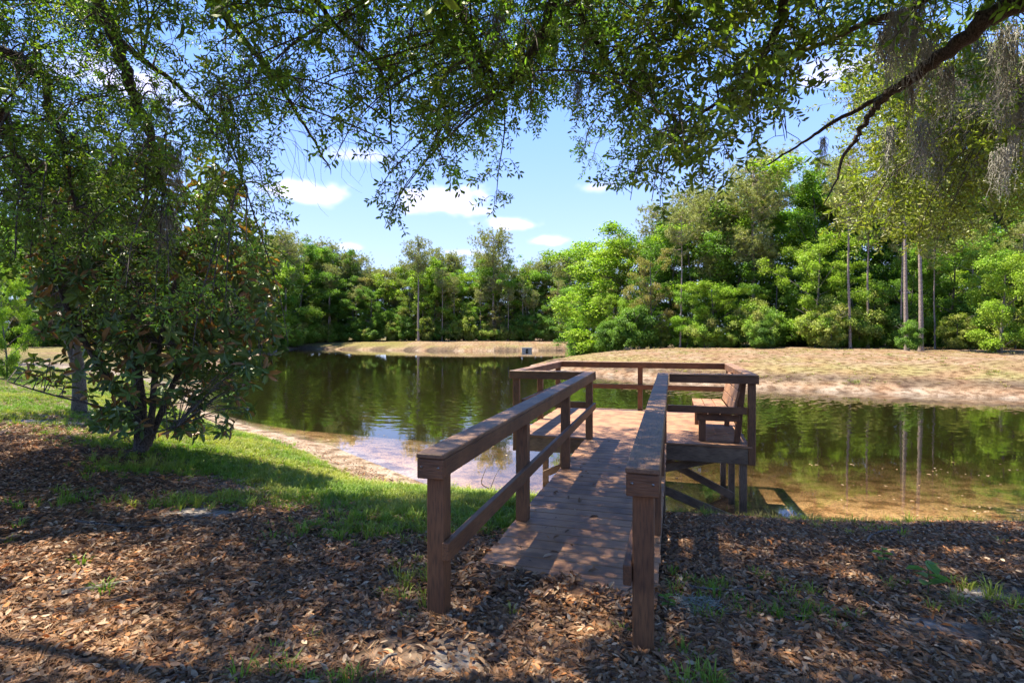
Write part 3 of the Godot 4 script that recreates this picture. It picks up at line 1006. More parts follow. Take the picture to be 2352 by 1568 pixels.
func make_woods() -> void:
	make_tree_kinds()
	R.seed = 4242
	var px := -420.0
	var kinds := ["spring_a", "deep_a", "spring_b", "olive_a", "deep_b", "lime_a", "bronze_a"]
	while px < 2780.0:
		var D := interp(LINE_D, px)
		var bank := "on the far bank" if (px > 620 and px < 1366) else ("behind the sunny right bank" if px >= 1366 else "beyond the lawn across the bay")
		var grp := "trees " + bank
		var top := (HY - interp(SKYLINE, px)) / FP
		var step := 3.7 / D * FP
		# edge row: lower trees
		var d1 := D + R.randf_range(0.5, 3.0)
		var h1 := (top * d1 + 1.0) * R.randf_range(0.38, 0.85)
		var kd: String = kinds[R.randi() % 7]
		tree(kd, "leafy_tree", px + R.randf_range(-0.3, 0.3) * step, d1, h1, {"s": "bright green leafy tree at the wood's edge ", "d": "dark green leafy tree at the wood's edge ", "o": "olive green thin-leaved tree at the wood's edge ", "l": "yellow green leafy tree at the wood's edge ", "b": "bronze tinted thin tree at the wood's edge "}[kd[0]] + bank, grp, "tree", R.randf_range(0.95, 1.55))
		# second row reaching the skyline
		var d2 := d1 + R.randf_range(4.0, 7.0)
		kd = kinds[R.randi() % 7]
		tree(kd, "leafy_tree", px + R.randf_range(0.1, 0.7) * step, d2, (top * d2 + 1.0) * R.randf_range(0.88, 1.12), {"s": "tall bright green tree deeper in the wood ", "d": "tall dark green tree deeper in the wood ", "o": "tall olive green tree deeper in the wood ", "l": "tall yellow green tree deeper in the wood ", "b": "tall bronze tinted tree deeper in the wood "}[kd[0]] + bank, grp, "tree", R.randf_range(1.1, 1.5))
		# third row fills the gaps low down
		var d3 := d2 + R.randf_range(5.0, 9.0)
		tree(kinds[R.randi() % 7], "leafy_tree", px + R.randf_range(-0.4, 0.4) * step, d3, (top * d3 + 1.0) * R.randf_range(0.75, 1.0), "half hidden tree at the back of the wood " + bank, grp, "tree", 1.7)
		# shrubs at the foot
		for q in 3:
			var ds := D - R.randf_range(-1.5, 1.6)
			var ks: String = ["shrub_a", "shrub_b", "shrub_c"][R.randi() % 3]
			tree(ks, "shrub", px + R.randf_range(-0.6, 0.6) * step, ds, R.randf_range(1.4, 4.6) * (1.0 if D < 70 else 1.3), {"a": "green rounded shrub at the foot of the wood ", "b": "dark low shrub at the foot of the wood ", "c": "yellow green shrub at the foot of the wood "}[ks[-1]] + bank, "shrubs " + bank, "shrub")
		# pines among them
		if R.randf() < (0.55 if px > 1366 else 0.85):
			var kp: String = ["pine_a", "pine_b", "pine_c"][R.randi() % 3]
			var dp := d2 + R.randf_range(-1.0, 4.0)
			tree(kp, "pine_tree", px + R.randf_range(-0.5, 0.5) * step, dp, (top * dp + 1.0) * R.randf_range(1.02, 1.28), "tall pine rising among the leafy trees " + bank, "pines " + bank)
		if R.randf() < 0.45:
			tree("pine_thin", "pine_tree", px + R.randf_range(-0.5, 0.5) * step, D + R.randf_range(-0.3, 1.5), (top * D + 1.0) * R.randf_range(0.75, 1.05), "slender young pine with bare stem at the wood's edge " + bank, "pines " + bank)
		px += step * R.randf_range(0.8, 1.1)
	# single trees the eye can pick out
	tree("pine_b", "pine_tree", 960, 113, 21.5, "slim straight pine standing in front of the far wood")
	tree("pine_c", "pine_tree", 1132, 116, 23.0, "round topped pine standing above the far wood")
	tree("pine_a", "pine_tree", 655, 104, 22.5, "tall pine over the left end of the far wood")
	tree("pine_c", "pine_tree", 1735, 50, 17.5, "big wide pine towering over the right bank")
	tree("pine_c", "pine_tree", 1640, 53, 14.5, "smaller pine beside the big wide pine")
	tree("pine_thin", "pine_tree", 1955, 40.5, 14.5, "slender dark trunked pine at the edge of the right bank")
	tree("pine_b", "pine_tree", 2083, 36.9, 16.0, "bare trunked pine leaning slightly beside its straight twin", "", "tree", 0.8).rotation.z = 0.03
	tree("pine_b", "pine_tree", 2118, 36.2, 16.5, "straight bare trunked pine with a shrub at its foot", "", "tree", 0.8)
	tree("pine_thin", "pine_tree", 1563, 50, 13.0, "thin pine with pale trunk in front of dark leaves")
	tree("shrub_b", "shrub", 2088, 35.2, 2.0, "small dense shrub at the foot of the twin pines", "", "shrub", 0.8)
	tree("shrub_a", "shrub", 1748, 44, 3.6, "upright olive shrub with twiggy stem on the right bank", "", "shrub", 0.7)
	tree("lime_a", "vine_mound", 2300, 33.0, 6.2, "yellow green mound of vines arching over the right bank", "", "tree", 1.1)
	tree("lime_a", "leafy_tree", 15, 17.0, 3.4, "bright yellow green young tree on the lawn", "", "tree", 0.6)
	tree("spring_a", "leafy_tree", -60, 24.0, 6.5, "light green tree behind the young tree on the lawn", "", "tree", 0.8)
	R.seed = 99

# ------------------------------------------------------------------ the oaks, moss and magnolia by the camera
const OUTLINE := [[-400, 640], [0, 640], [100, 690], [200, 700], [300, 740], [380, 800], [430, 850], [470, 800], [520, 690], [580, 600], [620, 520], [645, 420], [665, 310], [700, 300], [760, 320], [800, 350], [850, 410], [880, 440],
	[930, 470], [960, 440], [1000, 425], [1100, 425], [1140, 450], [1165, 410], [1185, 350], [1210, 315], [1240, 320], [1265, 350], [1290, 330], [1310, 390], [1340, 420], [1380, 430], [1420, 480], [1470, 490], [1560, 490],
	[1600, 460], [1650, 410], [1700, 390], [1740, 370], [1780, 350], [1830, 290], [1880, 270], [1930, 300], [1990, 330], [2352, 350], [2800, 380]]

func sprig(seed_: int, count: int, L: float, W: float, len_: float, droop: float, fine := true) -> Geo:
	R.seed = seed_
	var g := Geo.new()
	g.col = Color(0.35, 0.28, 0.20)
	g.tube(PackedVector3Array([Vector3.ZERO, Vector3(0.01, len_ * 0.5, 0), Vector3(0, len_, 0.01)]), PackedFloat32Array([0.0032, 0.0024, 0.0012]), 3)
	for k in count:
		var f := 0.12 + 0.9 * (k + R.randf()) / count
		var a := k * 2.4 + R.randf() * 0.8
		var out := Vector3(cos(a), 0, sin(a))
		var p := Vector3(0, len_ * minf(f, 1.0), 0) + out * 0.006
		var d := (out + Vector3.UP * R.randf_range(0.1, 1.0) + rdir() * 0.35).normalized()
		var q := (Vector3.UP * 0.5 + rdir()).normalized()
		q = (q - d * q.dot(d)).normalized()
		g.col = Color.WHITE * R.randf_range(0.75, 1.2)
		var s := R.randf_range(0.7, 1.15)
		g.leaf(p, d, q.cross(d), q, L * s, W * s, fine, R.randf_range(0.02, 0.25))
	return g

class Oak:
	var node: Node3D
	var limbs := Geo.new()
	var twigs := Geo.new()
	var samples := PackedVector3Array()
	var leaves := Geo.new()

func limb(o: Oak, pts: Array, r0: float, r1: float, sides := 8) -> void:
	var path := smooth_path(pts, 6)
	for k in range(1, path.size() - 1):
		path[k] += rdir() * r0 * 0.22
	o.limbs.tube(path, lerps(r0, r1, path.size()), sides, 0.07, R)
	for p in path: o.samples.append(p)

func nearest(o: Oak, p: Vector3) -> Vector3:
	var best := 1e9
	var at := p
	for q in o.samples:
		var e := q.distance_squared_to(p) + (4.0 if q.y < p.y - 0.4 else 0.0)
		if e < best:
			best = e; at = q
	return at

# a drooping twig that ends at c, dressed with sprigs of one kind
func clump(o: Oak, c: Vector3, kind: int, n: int, spread: float, size := 1.0, col := Color(0.120, 0.215, 0.042), bare := 0.0) -> void:
	var a := nearest(o, c)
	var far := a.distance_to(c)
	if far > 2.2:
		a = c + (a - c).normalized() * R.randf_range(0.7, 1.3) + Vector3.UP * 0.25
	var mid := a.lerp(c, 0.55) + Vector3.UP * R.randf_range(0.02, 0.18) + rdir() * 0.07
	var path := smooth_path([a, mid, c, c + (c - mid) * 0.4 + Vector3.DOWN * R.randf_range(0.08, 0.25)], 4)
	o.twigs.tube(path, lerps(0.010, 0.0028, path.size()), 4)
	if R.randf() < bare: n = n / 5
	for k in n:
		var f := R.randf_range(0.35, 1.0)
		var q: Vector3 = path[int(f * (path.size() - 1))]
		var out := rdir() * spread * pow(R.randf(), 0.6)
		var dir := (out.normalized() * 0.9 + (path[-1] - path[0]).normalized() * 0.6 + Vector3.DOWN * R.randf_range(0.0, 0.6)).normalized()
		var p := q + out
		if out.length() > 0.06:
			o.twigs.tube(PackedVector3Array([q, q.lerp(p, 0.5) + Vector3.UP * 0.02, p]), PackedFloat32Array([0.0036, 0.0028, 0.0018]), 3)
		var tone := col.lerp(Color(0.23, 0.29, 0.055), [0.0, 0.0, 0.25, 0.7][R.randi() % 4])
		sprigs[kind].onto(o.leaves, Transform3D(frame_y(dir, R.randf() * TAU).scaled(Vector3.ONE * size * R.randf_range(0.75, 1.2)), p), tone, R)

func finish(o: Oak, bark: Material) -> void:
	part("limbs", o.limbs.mesh(bark), o.node)
	var tw := part("twigs", o.twigs.mesh(bark), o.node)
	tw.set_meta("kind", "stuff")
	var f := part("foliage", o.leaves.mesh(M.oak_leaf), o.node)
	f.set_meta("kind", "stuff")

var sprigs := []

func moss_mesh(seed_: int, w: float, h: float, strands: int) -> ArrayMesh:
	R.seed = seed_
	var g := Geo.new()
	for k in strands:
		var p := Vector3(R.randfn(0, w * 0.22), R.randf_range(-0.12, 0.02) * h, R.randfn(0, w * 0.22))
		var len_ := h * R.randf_range(0.3, 1.0)
		var seg := int(6 + len_ * 22)
		var path := PackedVector3Array()
		var drift := Vector3(R.randf_range(-0.08, 0.08), 0, R.randf_range(-0.08, 0.08))
		for j in seg:
			path.append(p)
			p += Vector3.DOWN * len_ / seg + drift * len_ / seg + Vector3(R.randf_range(-1, 1), 0, R.randf_range(-1, 1)) * 0.017
			if R.randf() < 0.75:
				var dd := Vector3(R.randf_range(-1, 1), R.randf_range(-0.9, 0.3), R.randf_range(-1, 1)) * 0.035
				g.col = Color(0.40, 0.39, 0.34) * R.randf_range(0.7, 1.25)
				var sd := dd.cross(Vector3(0.3, 0.5, 0.8)).normalized() * 0.0028
				g.tri(p - sd, p + dd, p + sd)
		g.col = Color(0.38, 0.37, 0.32) * R.randf_range(0.7, 1.2)
		g.tube(path, lerps(0.0034, 0.0016, path.size()), 3)
	return g.mesh(M.moss)

# where the crowns are open enough for sun to reach the ground: [px, py of the lit patch, half sizes in metres]
const GAPS := [[100, 1275, 1.0, 0.22], [440, 1180, 0.7, 0.16], [320, 1490, 1.0, 0.20], [40, 1420, 0.6, 0.18], [800, 1448, 0.40, 0.12], [1090, 1535, 0.40, 0.12], [900, 1545, 0.3, 0.1], [1175, 1290, 0.30, 0.12], [1290, 1185, 0.22, 0.16],
	[1340, 1075, 0.30, 0.2], [1400, 1050, 0.2, 0.2], [1390, 1120, 0.16, 0.14], [1290, 1420, 0.22, 0.10], [1650, 1240, 0.5, 0.14], [1900, 1260, 0.5, 0.12], [1190, 1220, 0.2, 0.16], [1960, 1330, 0.2, 0.1], [170, 1160, 0.5, 0.14]]
var gap_at := []

func open_to_sun(p: Vector3) -> bool:
	var hit := p + SUN * (p.y - 1.1)
	for g in gap_at:
		var u: float = (hit.x - g[0]) / (g[2] + 0.08)
		var v: float = (-hit.z - g[1]) / (g[3] + 0.10)
		if u * u + v * v < 1.0: return true
	return false

# past this line the bank, the deck and the water lie in the sun
func past_shade(p: Vector3) -> bool:
	var hit := p + SUN * (p.y - 0.9)
	return -hit.z > interp([[-12, 10.5], [-6, 7.8], [-4, 6.5], [-2.5, 5.2], [-1, 4.8], [0.5, 6.0], [1.0, 7.9], [2.5, 7.7], [4, 6.6], [12, 6.0]], hit.x)

func make_oaks() -> void:
	for g in GAPS:
		var p := on_ground(g[0], g[1])
		gap_at.append([p.x, -p.z, g[2], g[3]])
	var specs := [[501, 15, 0.056, 0.021, 0.20], [502, 13, 0.062, 0.024, 0.20], [503, 18, 0.046, 0.014, 0.20], [504, 10, 0.082, 0.034, 0.17], [505, 16, 0.052, 0.018, 0.22]]
	for s in specs:
		sprigs.append(Stamp.new(sprig(s[0], s[1], s[2], s[3], s[4], 0.2)))
	for s in specs:
		sprigs.append(Stamp.new(sprig(s[0], s[1], s[2], s[3], s[4], 0.2, false)))
	R.seed = 777
	# oak on the right: trunk beside the camera, outside the frame
	var ro := Oak.new()
	ro.node = thing("live_oak", Vector3.ZERO)
	tag(ro.node, "old live oak reaching a thick mossy limb and branches over the dock", "tree")
	var g0 := ground_y(7.4, 1.6)
	var crotch := Vector3(7.0, 4.6, -1.9)
	limb(ro, [Vector3(7.4, g0 - 0.4, -1.6), Vector3(7.35, g0 + 0.8, -1.6), Vector3(7.2, 3.2, -1.8), crotch], 0.42, 0.27, 12)
	limb(ro, [crotch, Vector3(5.6, 5.05, -3.0), at_px(2352, 12, 4.3), at_px(2240, 68, 4.5), at_px(2140, 150, 4.8), at_px(2045, 212, 5.1), at_px(1995, 265, 5.3), at_px(1962, 325, 5.4)], 0.105, 0.02, 10)
	limb(ro, [at_px(2100, 180, 4.9), at_px(2010, 230, 5.3), at_px(1900, 290, 5.6), at_px(1840, 330, 5.8), at_px(1760, 380, 6.0)], 0.03, 0.008, 6)
	limb(ro, [at_px(1968, 320, 5.4), at_px(1935, 360, 5.5), at_px(1922, 410, 5.5), at_px(1890, 470, 5.6)], 0.022, 0.005, 6)
	limb(ro, [crotch, Vector3(5.5, 6.2, -2.6), Vector3(3.6, 6.9, -4.0), Vector3(1.6, 6.9, -4.9), at_px(1320, -60, 5.2), at_px(1200, 165, 5.4), at_px(1155, 208, 5.5)], 0.15, 0.02, 8)
	limb(ro, [Vector3(3.6, 6.9, -4.0), at_px(1830, -60, 4.9), at_px(1790, 60, 5.2), at_px(1700, 200, 5.6), at_px(1560, 290, 5.9)], 0.07, 0.012, 7)
	limb(ro, [Vector3(1.6, 6.9, -4.9), at_px(1000, -120, 5.2), at_px(1045, 0, 5.3), at_px(1100, 120, 5.4), at_px(1155, 212, 5.5)], 0.06, 0.018, 7)
	limb(ro, [Vector3(1.6, 6.9, -4.9), at_px(1330, -30, 5.4), at_px(1390, 130, 5.7), at_px(1450, 260, 6.0)], 0.05, 0.01, 7)
	limb(ro, [Vector3(3.6, 6.9, -4.0), at_px(2150, -40, 4.6), at_px(1980, 60, 5.2), at_px(1800, 140, 5.8), at_px(1700, 205, 6.0)], 0.05, 0.01, 7)
	limb(ro, [Vector3(5.6, 5.05, -3.0), Vector3(6.8, 5.4, -5.5), at_px(2330, 190, 8.0), at_px(2180, 290, 9.6), at_px(2080, 380, 10.4)], 0.10, 0.02, 7)
	limb(ro, [Vector3(3.6, 6.9, -4.0), Vector3(0.5, 7.6, -3.2), Vector3(-3.0, 7.6, -3.0), Vector3(-6.0, 7.0, -3.5)], 0.10, 0.03, 7)
	limb(ro, [Vector3(5.5, 6.2, -2.6), Vector3(2.5, 7.2, -0.8), Vector3(-1.5, 7.4, 0.2), Vector3(-5.0, 6.8, -0.5)], 0.11, 0.03, 7)
	# oak on the left
	var lo := Oak.new()
	lo.node = thing("willow_oak", Vector3.ZERO)
	tag(lo.node, "fine leaved oak with long drooping branches over the lawn", "tree")
	var g1 := ground_y(-7.2, 2.2)
	var cr2 := Vector3(-7.0, 4.9, -2.4)
	limb(lo, [Vector3(-7.3, g1 - 0.4, -2.2), Vector3(-7.25, g1 + 0.8, -2.2), Vector3(-7.1, 3.4, -2.3), cr2], 0.38, 0.24, 12)
	limb(lo, [cr2, Vector3(-5.5, 6.2, -3.6), at_px(180, -90, 5.0), at_px(222, 10, 5.1), at_px(268, 92, 5.2), at_px(300, 200, 5.3), at_px(345, 305, 5.5), at_px(375, 420, 5.6)], 0.12, 0.02, 8)
	limb(lo, [at_px(262, 80, 5.2), at_px(330, 140, 5.3), at_px(400, 190, 5.5), at_px(470, 260, 5.7), at_px(525, 310, 5.8), at_px(560, 420, 5.9)], 0.035, 0.008, 6)
	limb(lo, [cr2, at_px(-60, 100, 5.0), at_px(60, 160, 5.2), at_px(110, 190, 5.3), at_px(112, 260, 5.4), at_px(150, 340, 5.5), at_px(175, 480, 5.6)], 0.07, 0.012, 7)
	limb(lo, [cr2, at_px(-120, 200, 4.6), at_px(0, 290, 4.9), at_px(30, 340, 5.0), at_px(90, 420, 5.2)], 0.06, 0.012, 7)
	limb(lo, [Vector3(-5.5, 6.2, -3.6), at_px(420, -70, 5.4), at_px(480, 0, 5.5), at_px(560, 90, 5.7), at_px(640, 190, 5.9), at_px(700, 290, 6.2), at_px(760, 390, 6.4)], 0.06, 0.008, 6)
	limb(lo, [at_px(420, -70, 5.4), at_px(690, -20, 5.4), at_px(770, 60, 5.5), at_px(880, 170, 5.7), at_px(900, 330, 5.8)], 0.045, 0.008, 6)
	limb(lo, [cr2, Vector3(-5.2, 7.0, -1.0), Vector3(-3.0, 7.4, 1.0), Vector3(0.0, 7.0, 1.5)], 0.12, 0.04, 8)
	limb(lo, [cr2, Vector3(-8.6, 6.4, -5.2), Vector3(-9.4, 6.6, -8.5)], 0.12, 0.04, 8)
	limb(lo, [Vector3(-5.5, 6.2, -3.6), Vector3(-4.8, 7.4, -5.6), Vector3(-3.6, 7.6, -7.2)], 0.09, 0.03, 8)
	# clumps seen in the frame
	var n := 0
	var guard := 0
	while n < 560 and guard < 16000:
		guard += 1
		var px := R.randf_range(-260, 2620)
		var py := R.randf_range(-120, 880)
		var bottom := interp(OUTLINE, px)
		if py > bottom - 85: continue
		if px > 1960 and py > 250 and R.randf() < 0.75: continue
		var gap := n_gap.get_noise_2d(px * 0.9, py * 0.9)
		var edge := smoothstep(170.0, 40.0, bottom - py)
		if gap < -0.12 - edge * 0.2 and R.randf() < 0.85: continue
		if px > 1480 and R.randf() < 0.42: continue
		if px > 600 and px < 800 and py > 190 and R.randf() < 0.80: continue
		if px < 640 and py < 420 and R.randf() < 0.25: continue
		if px < 640 and py > 400 and R.randf() < 0.62: continue
		var d := R.randf_range(4.4, 8.6) if px > 760 else R.randf_range(4.0, 6.8)
		if px > 1480: d = R.randf_range(4.3, 6.4)
		if px > 1900:
			if py < 380 and R.randf() < 0.62: continue
			d = R.randf_range(5.6, 7.2)
		var c := at_px(px, py, d)
		if (past_shade(c) or (px < 760 and open_to_sun(c))) and R.randf() < 0.92: continue
		if px < 640:
			clump(lo, c, [2, 4, 2][R.randi() % 3], 13, 0.27, 1.0, Color(0.185, 0.305, 0.052))
		elif px > 1480:
			clump(ro, c, [3, 1, 3][R.randi() % 3], 10, 0.25, 1.0, Color(0.165, 0.245, 0.052))
		else:
			clump(ro, c, [0, 1, 4][R.randi() % 3], 14, 0.26, 1.0, Color(0.170, 0.30, 0.052))
		n += 1
	# bare fine twigs between the two oaks
	for k in 46:
		var a := at_px(R.randf_range(560, 860), R.randf_range(180, 330), R.randf_range(5.4, 6.6))
		var b := a + Vector3(R.randf_range(0.1, 0.7), R.randf_range(-0.75, -0.15), R.randf_range(-0.3, 0.3))
		lo.twigs.tube(smooth_path([a, a.lerp(b, 0.5) + Vector3(0.1, 0.06, 0), b, b + Vector3(R.randf_range(-0.1, 0.25), -0.18, 0)], 3), lerps(0.0032, 0.0008, 10), 3)
	# danglers below the outline
	for q in [[935, 450, 5.4], [925, 470, 5.4], [1145, 425, 5.5], [625, 490, 5.8], [640, 700, 5.2]]:
		clump(ro if q[0] > 700 else lo, at_px(q[0], q[1] - 30, q[2]), 0, 13, 0.14)
	# farther part of the right oak, sunlight painted into its lighter leaf colour
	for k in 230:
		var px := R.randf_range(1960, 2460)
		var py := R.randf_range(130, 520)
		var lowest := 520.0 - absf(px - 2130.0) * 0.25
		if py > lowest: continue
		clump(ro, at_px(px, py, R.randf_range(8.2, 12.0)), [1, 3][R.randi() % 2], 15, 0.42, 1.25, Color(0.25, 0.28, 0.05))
	# crowns over and beside the camera, above the frame: they shade the bank
	n = 0
	guard = 0
	while n < 800 and guard < 30000:
		guard += 1
		var hit := Vector3(R.randf_range(-9.0, 9.0), 1.1, -R.randf_range(0.6, 8.6))
		var p := hit - SUN * R.randf_range(3.9, 8.4)
		if p.z < -0.5:
			var q := to_px(p)
			if q.y > -80 and q.x > -220 and q.x < 2580: continue
		if past_shade(p) or open_to_sun(p): continue
		if n_gap.get_noise_2d(p.x * 52.0 + p.y * 34.0, p.z * 52.0) < -0.28: continue
		clump(lo if p.x < -3.0 else ro, p, [7, 5, 6, 9][R.randi() % 4], 15, 0.45, 2.0, Color(0.185, 0.305, 0.052))
		n += 1
	finish(ro, M.bark)
	finish(lo, M.bark)
	# hanging moss
	var mm := [moss_mesh(601, 0.19, 0.62, 70), moss_mesh(602, 0.22, 0.75, 72), moss_mesh(603, 0.12, 0.6, 36)]
	R.seed = 888
	var spots := [[1140, 30, 5.2, 0, 0.85], [828, 30, 5.6, 2, 1.4], [795, 10, 5.6, 2, 1.3], [1325, 180, 5.6, 2, 0.9], [2058, 20, 4.7, 1, 1.0], [2095, 10, 4.8, 1, 1.15], [2090, 195, 5.0, 2, 0.8], [1888, 315, 5.6, 2, 0.7],
		[2230, 75, 6.6, 1, 1.5], [2275, 110, 7.0, 1, 1.5], [2300, 330, 7.5, 0, 1.3], [2200, 180, 8.4, 1, 1.6], [2160, 330, 9.0, 0, 1.6], [400, 330, 5.5, 1, 0.95], [385, 470, 5.6, 0, 0.9], [1690, 205, 5.7, 2, 0.75], [2040, 290, 8.0, 2, 1.5], [1345, 60, 5.5, 2, 0.7], [2250, 300, 9.0, 1, 1.6], [1720, 150, 5.6, 0, 0.8], [690, 160, 5.8, 2, 0.8], [2030, 60, 5.2, 2, 1.3], [2130, 90, 5.4, 2, 1.5], [2170, 150, 5.0, 2, 1.2], [2310, 60, 5.4, 1, 1.3], [2340, 200, 6.0, 0, 1.5], [2120, 270, 6.8, 0, 1.4], [1790, 90, 5.5, 2, 1.0], [1660, 60, 5.6, 2, 1.0]]
	for s in spots:
		var o := part("hanging_moss", mm[s[3]], self, Transform3D(Basis(Vector3.UP, R.randf() * TAU).scaled(Vector3.ONE * s[4]), at_px(s[0], s[1], s[2])))
		tag(o, {0: "grey moss beard hanging from an oak branch", 1: "thick grey moss curtain hanging from an oak limb", 2: "thin grey moss strand hanging from a twig"}[s[3]], "moss", "moss hanging in the oaks")
	var mg := Geo.new()
	for k in 420:
		var q := rdir()
		var p := Vector3(q.x * 0.17, absf(q.y) * 0.055, q.z * 0.10) * pow(R.randf(), 0.5)
		mg.col = Color(0.34, 0.36, 0.30) * R.randf_range(0.65, 1.2)
		var path := PackedVector3Array([p])
		var dd := rdir()
		for j in 4:
			dd = (dd + rdir() * 0.8).normalized()
			p += Vector3(dd.x, dd.y * 0.4, dd.z) * 0.014
			p.y = maxf(p.y, 0.004)
			path.append(p)
		mg.tube(path, lerps(0.0018, 0.0010, 5), 3)
	var gm := part("moss_clump", mg.mesh(M.moss), self, Transform3D(Basis.IDENTITY, on_ground(1600, 1402)))
	tag(gm, "grey green clump of moss fallen on the leaves beside the dock", "moss", "", "stuff")

func make_magnolia() -> void:
	var lm := Geo.new()
	R.seed = 1200
	# whorl of big leaves
	var whorls := []
	for w in 3:
		var g := Geo.new()
		g.col = Color(0.10, 0.08, 0.06)
		g.tube(PackedVector3Array([Vector3(0, -0.16, 0), Vector3(0, -0.06, 0.01), Vector3(0, 0.03, 0)]), PackedFloat32Array([0.005, 0.004, 0.003]), 4)
		for k in 9:
			var a := k * 2.4
			var out := Vector3(cos(a), 0, sin(a))
			var d := (out + Vector3.UP * R.randf_range(-0.35, 0.8)).normalized()
			var q := (Vector3.UP + rdir() * 0.5)
			q = (q - d * q.dot(d)).normalized()
			g.col = jit(Color(0.105, 0.175, 0.045), 0.2)
			if R.randf() < 0.2: g.col = Color(0.26, 0.15, 0.055)   # rusty underside
			if R.randf() < 0.05: g.col = Color(0.40, 0.19, 0.025)  # old orange leaf
			g.leaf(Vector3(0, R.randf_range(-0.10, 0.03), 0), d, q.cross(d), q, R.randf_range(0.11, 0.17), R.randf_range(0.042, 0.062), true, R.randf_range(0.05, 0.3))
		whorls.append(g.mesh(M.glossy_leaf))
	var root := thing("magnolia", Vector3.ZERO)
	tag(root, "multi stemmed magnolia with dark glossy leaves on the bank", "tree")
	var base := Vector3(-4.68, ground_y(-4.68, 6.7), -6.7)
	var tips := []
	var stems := [
		[[0, -0.2, 0], [0.0, 0.6, 0], [-0.03, 1.6, 0.05], [0.05, 2.8, 0.0], [0.1, 4.0, -0.1]],
		[[0.05, 0.0, 0.02], [0.18, 0.5, 0.05], [0.35, 1.2, 0.2], [0.6, 2.2, 0.2], [0.9, 3.2, 0.0]],
		[[0.08, 0.1, 0.0], [0.2, 0.5, -0.1], [0.42, 1.1, -0.2], [0.8, 1.6, -0.3], [1.3, 1.9, -0.2]],
		[[-0.02, 0.5, 0.0], [-0.2, 0.85, 0.15], [-0.5, 1.35, 0.2], [-0.8, 2.2, 0.3], [-0.9, 3.1, 0.2]],
		[[-0.02, 0.42, 0.05], [-0.35, 0.65, 0.3], [-0.75, 0.78, 0.4], [-1.2, 0.95, 0.5]],
		[[0.06, 0.15, 0.1], [0.35, 0.3, 0.35], [0.75, 0.42, 0.45]],
	]
	var trunk := Geo.new()
	var samples := PackedVector3Array()
	for s in stems:
		var pts := []
		for p in s: pts.append(base + Vector3(p[0], p[1], p[2]))
		var path := smooth_path(pts, 5)
		trunk.tube(path, lerps(0.085 if stems.find(s) == 0 else (0.05 if stems.find(s) < 4 else 0.018), 0.012 if stems.find(s) < 4 else 0.006, path.size()), 8, 0.08, R)
		for k in range(4, path.size()): samples.append(path[k])
	part("trunk", trunk.mesh(M.bark), root)
	var tw := Geo.new()
	var where := [[], [], []]
	var tint := [PackedColorArray(), PackedColorArray(), PackedColorArray()]
	for k in 1400:
		var px := R.randf_range(70, 650)
		var py := R.randf_range(330, 1000)
		var wmax := 290.0 * sqrt(maxf(0.0, 1.0 - pow((py - 700.0) / 380.0, 2.0)))
		if absf(px - 350.0) > wmax: continue
		if py > 870 and R.randf() < 0.68: continue
		if py > 780 and px < 200 and R.randf() < 0.7: continue
		if py < 560 and R.randf() < 0.5: continue
		if py > 800 and px > 560 and R.randf() < 0.4: continue
		var p := at_px(px, py, R.randf_range(5.9, 7.7))
		var best := samples[0]
		for q in samples:
			if q.distance_squared_to(p) < best.distance_squared_to(p): best = q
		if best.distance_to(p) > 1.5: continue
		tw.tube(smooth_path([best, best.lerp(p, 0.6) + Vector3.UP * 0.08, p], 3), lerps(0.007, 0.0035, 7), 4)
		var m := R.randi() % 3
		where[m].append(Transform3D(frame_y((p - best).normalized() + Vector3.UP * 0.5 + rdir() * 0.4, R.randf() * TAU).scaled(Vector3.ONE * R.randf_range(0.8, 1.15)), p))
		tint[m].append(jit(Color.WHITE, 0.25, 0.1))
	for q in [[70, 850], [95, 860], [125, 870], [150, 880], [430, 985], [455, 960], [400, 990], [600, 850], [625, 835], [575, 870], [540, 890], [235, 950], [270, 945], [255, 970], [290, 900], [310, 920]]:
		var p := at_px(q[0], q[1], 6.4)
		var best := samples[0]
		for z in samples:
			if z.distance_squared_to(p) < best.distance_squared_to(p): best = z
		tw.tube(smooth_path([best, best.lerp(p, 0.6) + Vector3.UP * 0.05, p], 3), lerps(0.008, 0.004, 7), 4)
		where[0].append(Transform3D(frame_y((p - best).normalized() + rdir() * 0.4, R.randf() * TAU), p))
		tint[0].append(jit(Color.WHITE, 0.2, 0.1))
	var t := part("twigs", tw.mesh(M.bark_pale), root)
	t.set_meta("kind", "stuff")
	for k in 3: scatter("foliage", whorls[k], where[k], tint[k], root)
	# crepe-barked small tree farther left
	var x2 := -8.55
	var d2 := 10.5
	var st := thing("small_tree", Vector3(x2, ground_y(x2, d2), -d2))
	tag(st, "forked pale trunked small tree on the lawn behind the magnolia", "tree")
	var tg := Geo.new()
	tg.tube(smooth_path([Vector3(0, -0.2, 0), Vector3(0.02, 0.5, 0), Vector3(-0.02, 1.0, 0)], 4), lerps(0.14, 0.10, 9), 9, 0.06, R)
	tg.tube(smooth_path([Vector3(-0.02, 0.8, 0), Vector3(-0.2, 1.4, 0), Vector3(-0.45, 2.3, 0.1), Vector3(-0.6, 3.6, 0)], 4), lerps(0.08, 0.04, 13), 8, 0.06, R)
	tg.tube(smooth_path([Vector3(0.0, 0.8, 0), Vector3(0.08, 1.5, 0.1), Vector3(0.1, 2.4, 0.1), Vector3(0.35, 3.8, 0)], 4), lerps(0.09, 0.04, 13), 8, 0.06, R)
	part("trunk", tg.mesh(M.bark_pale), st)
	var cr := part("crown", blob_crown(912, 6.2, 4.6, 34, 12000, 0.11, Color(0.085, 0.145, 0.03), Color(0.05, 0.09, 0.024), 0.34), st)
	cr.set_meta("kind", "stuff")

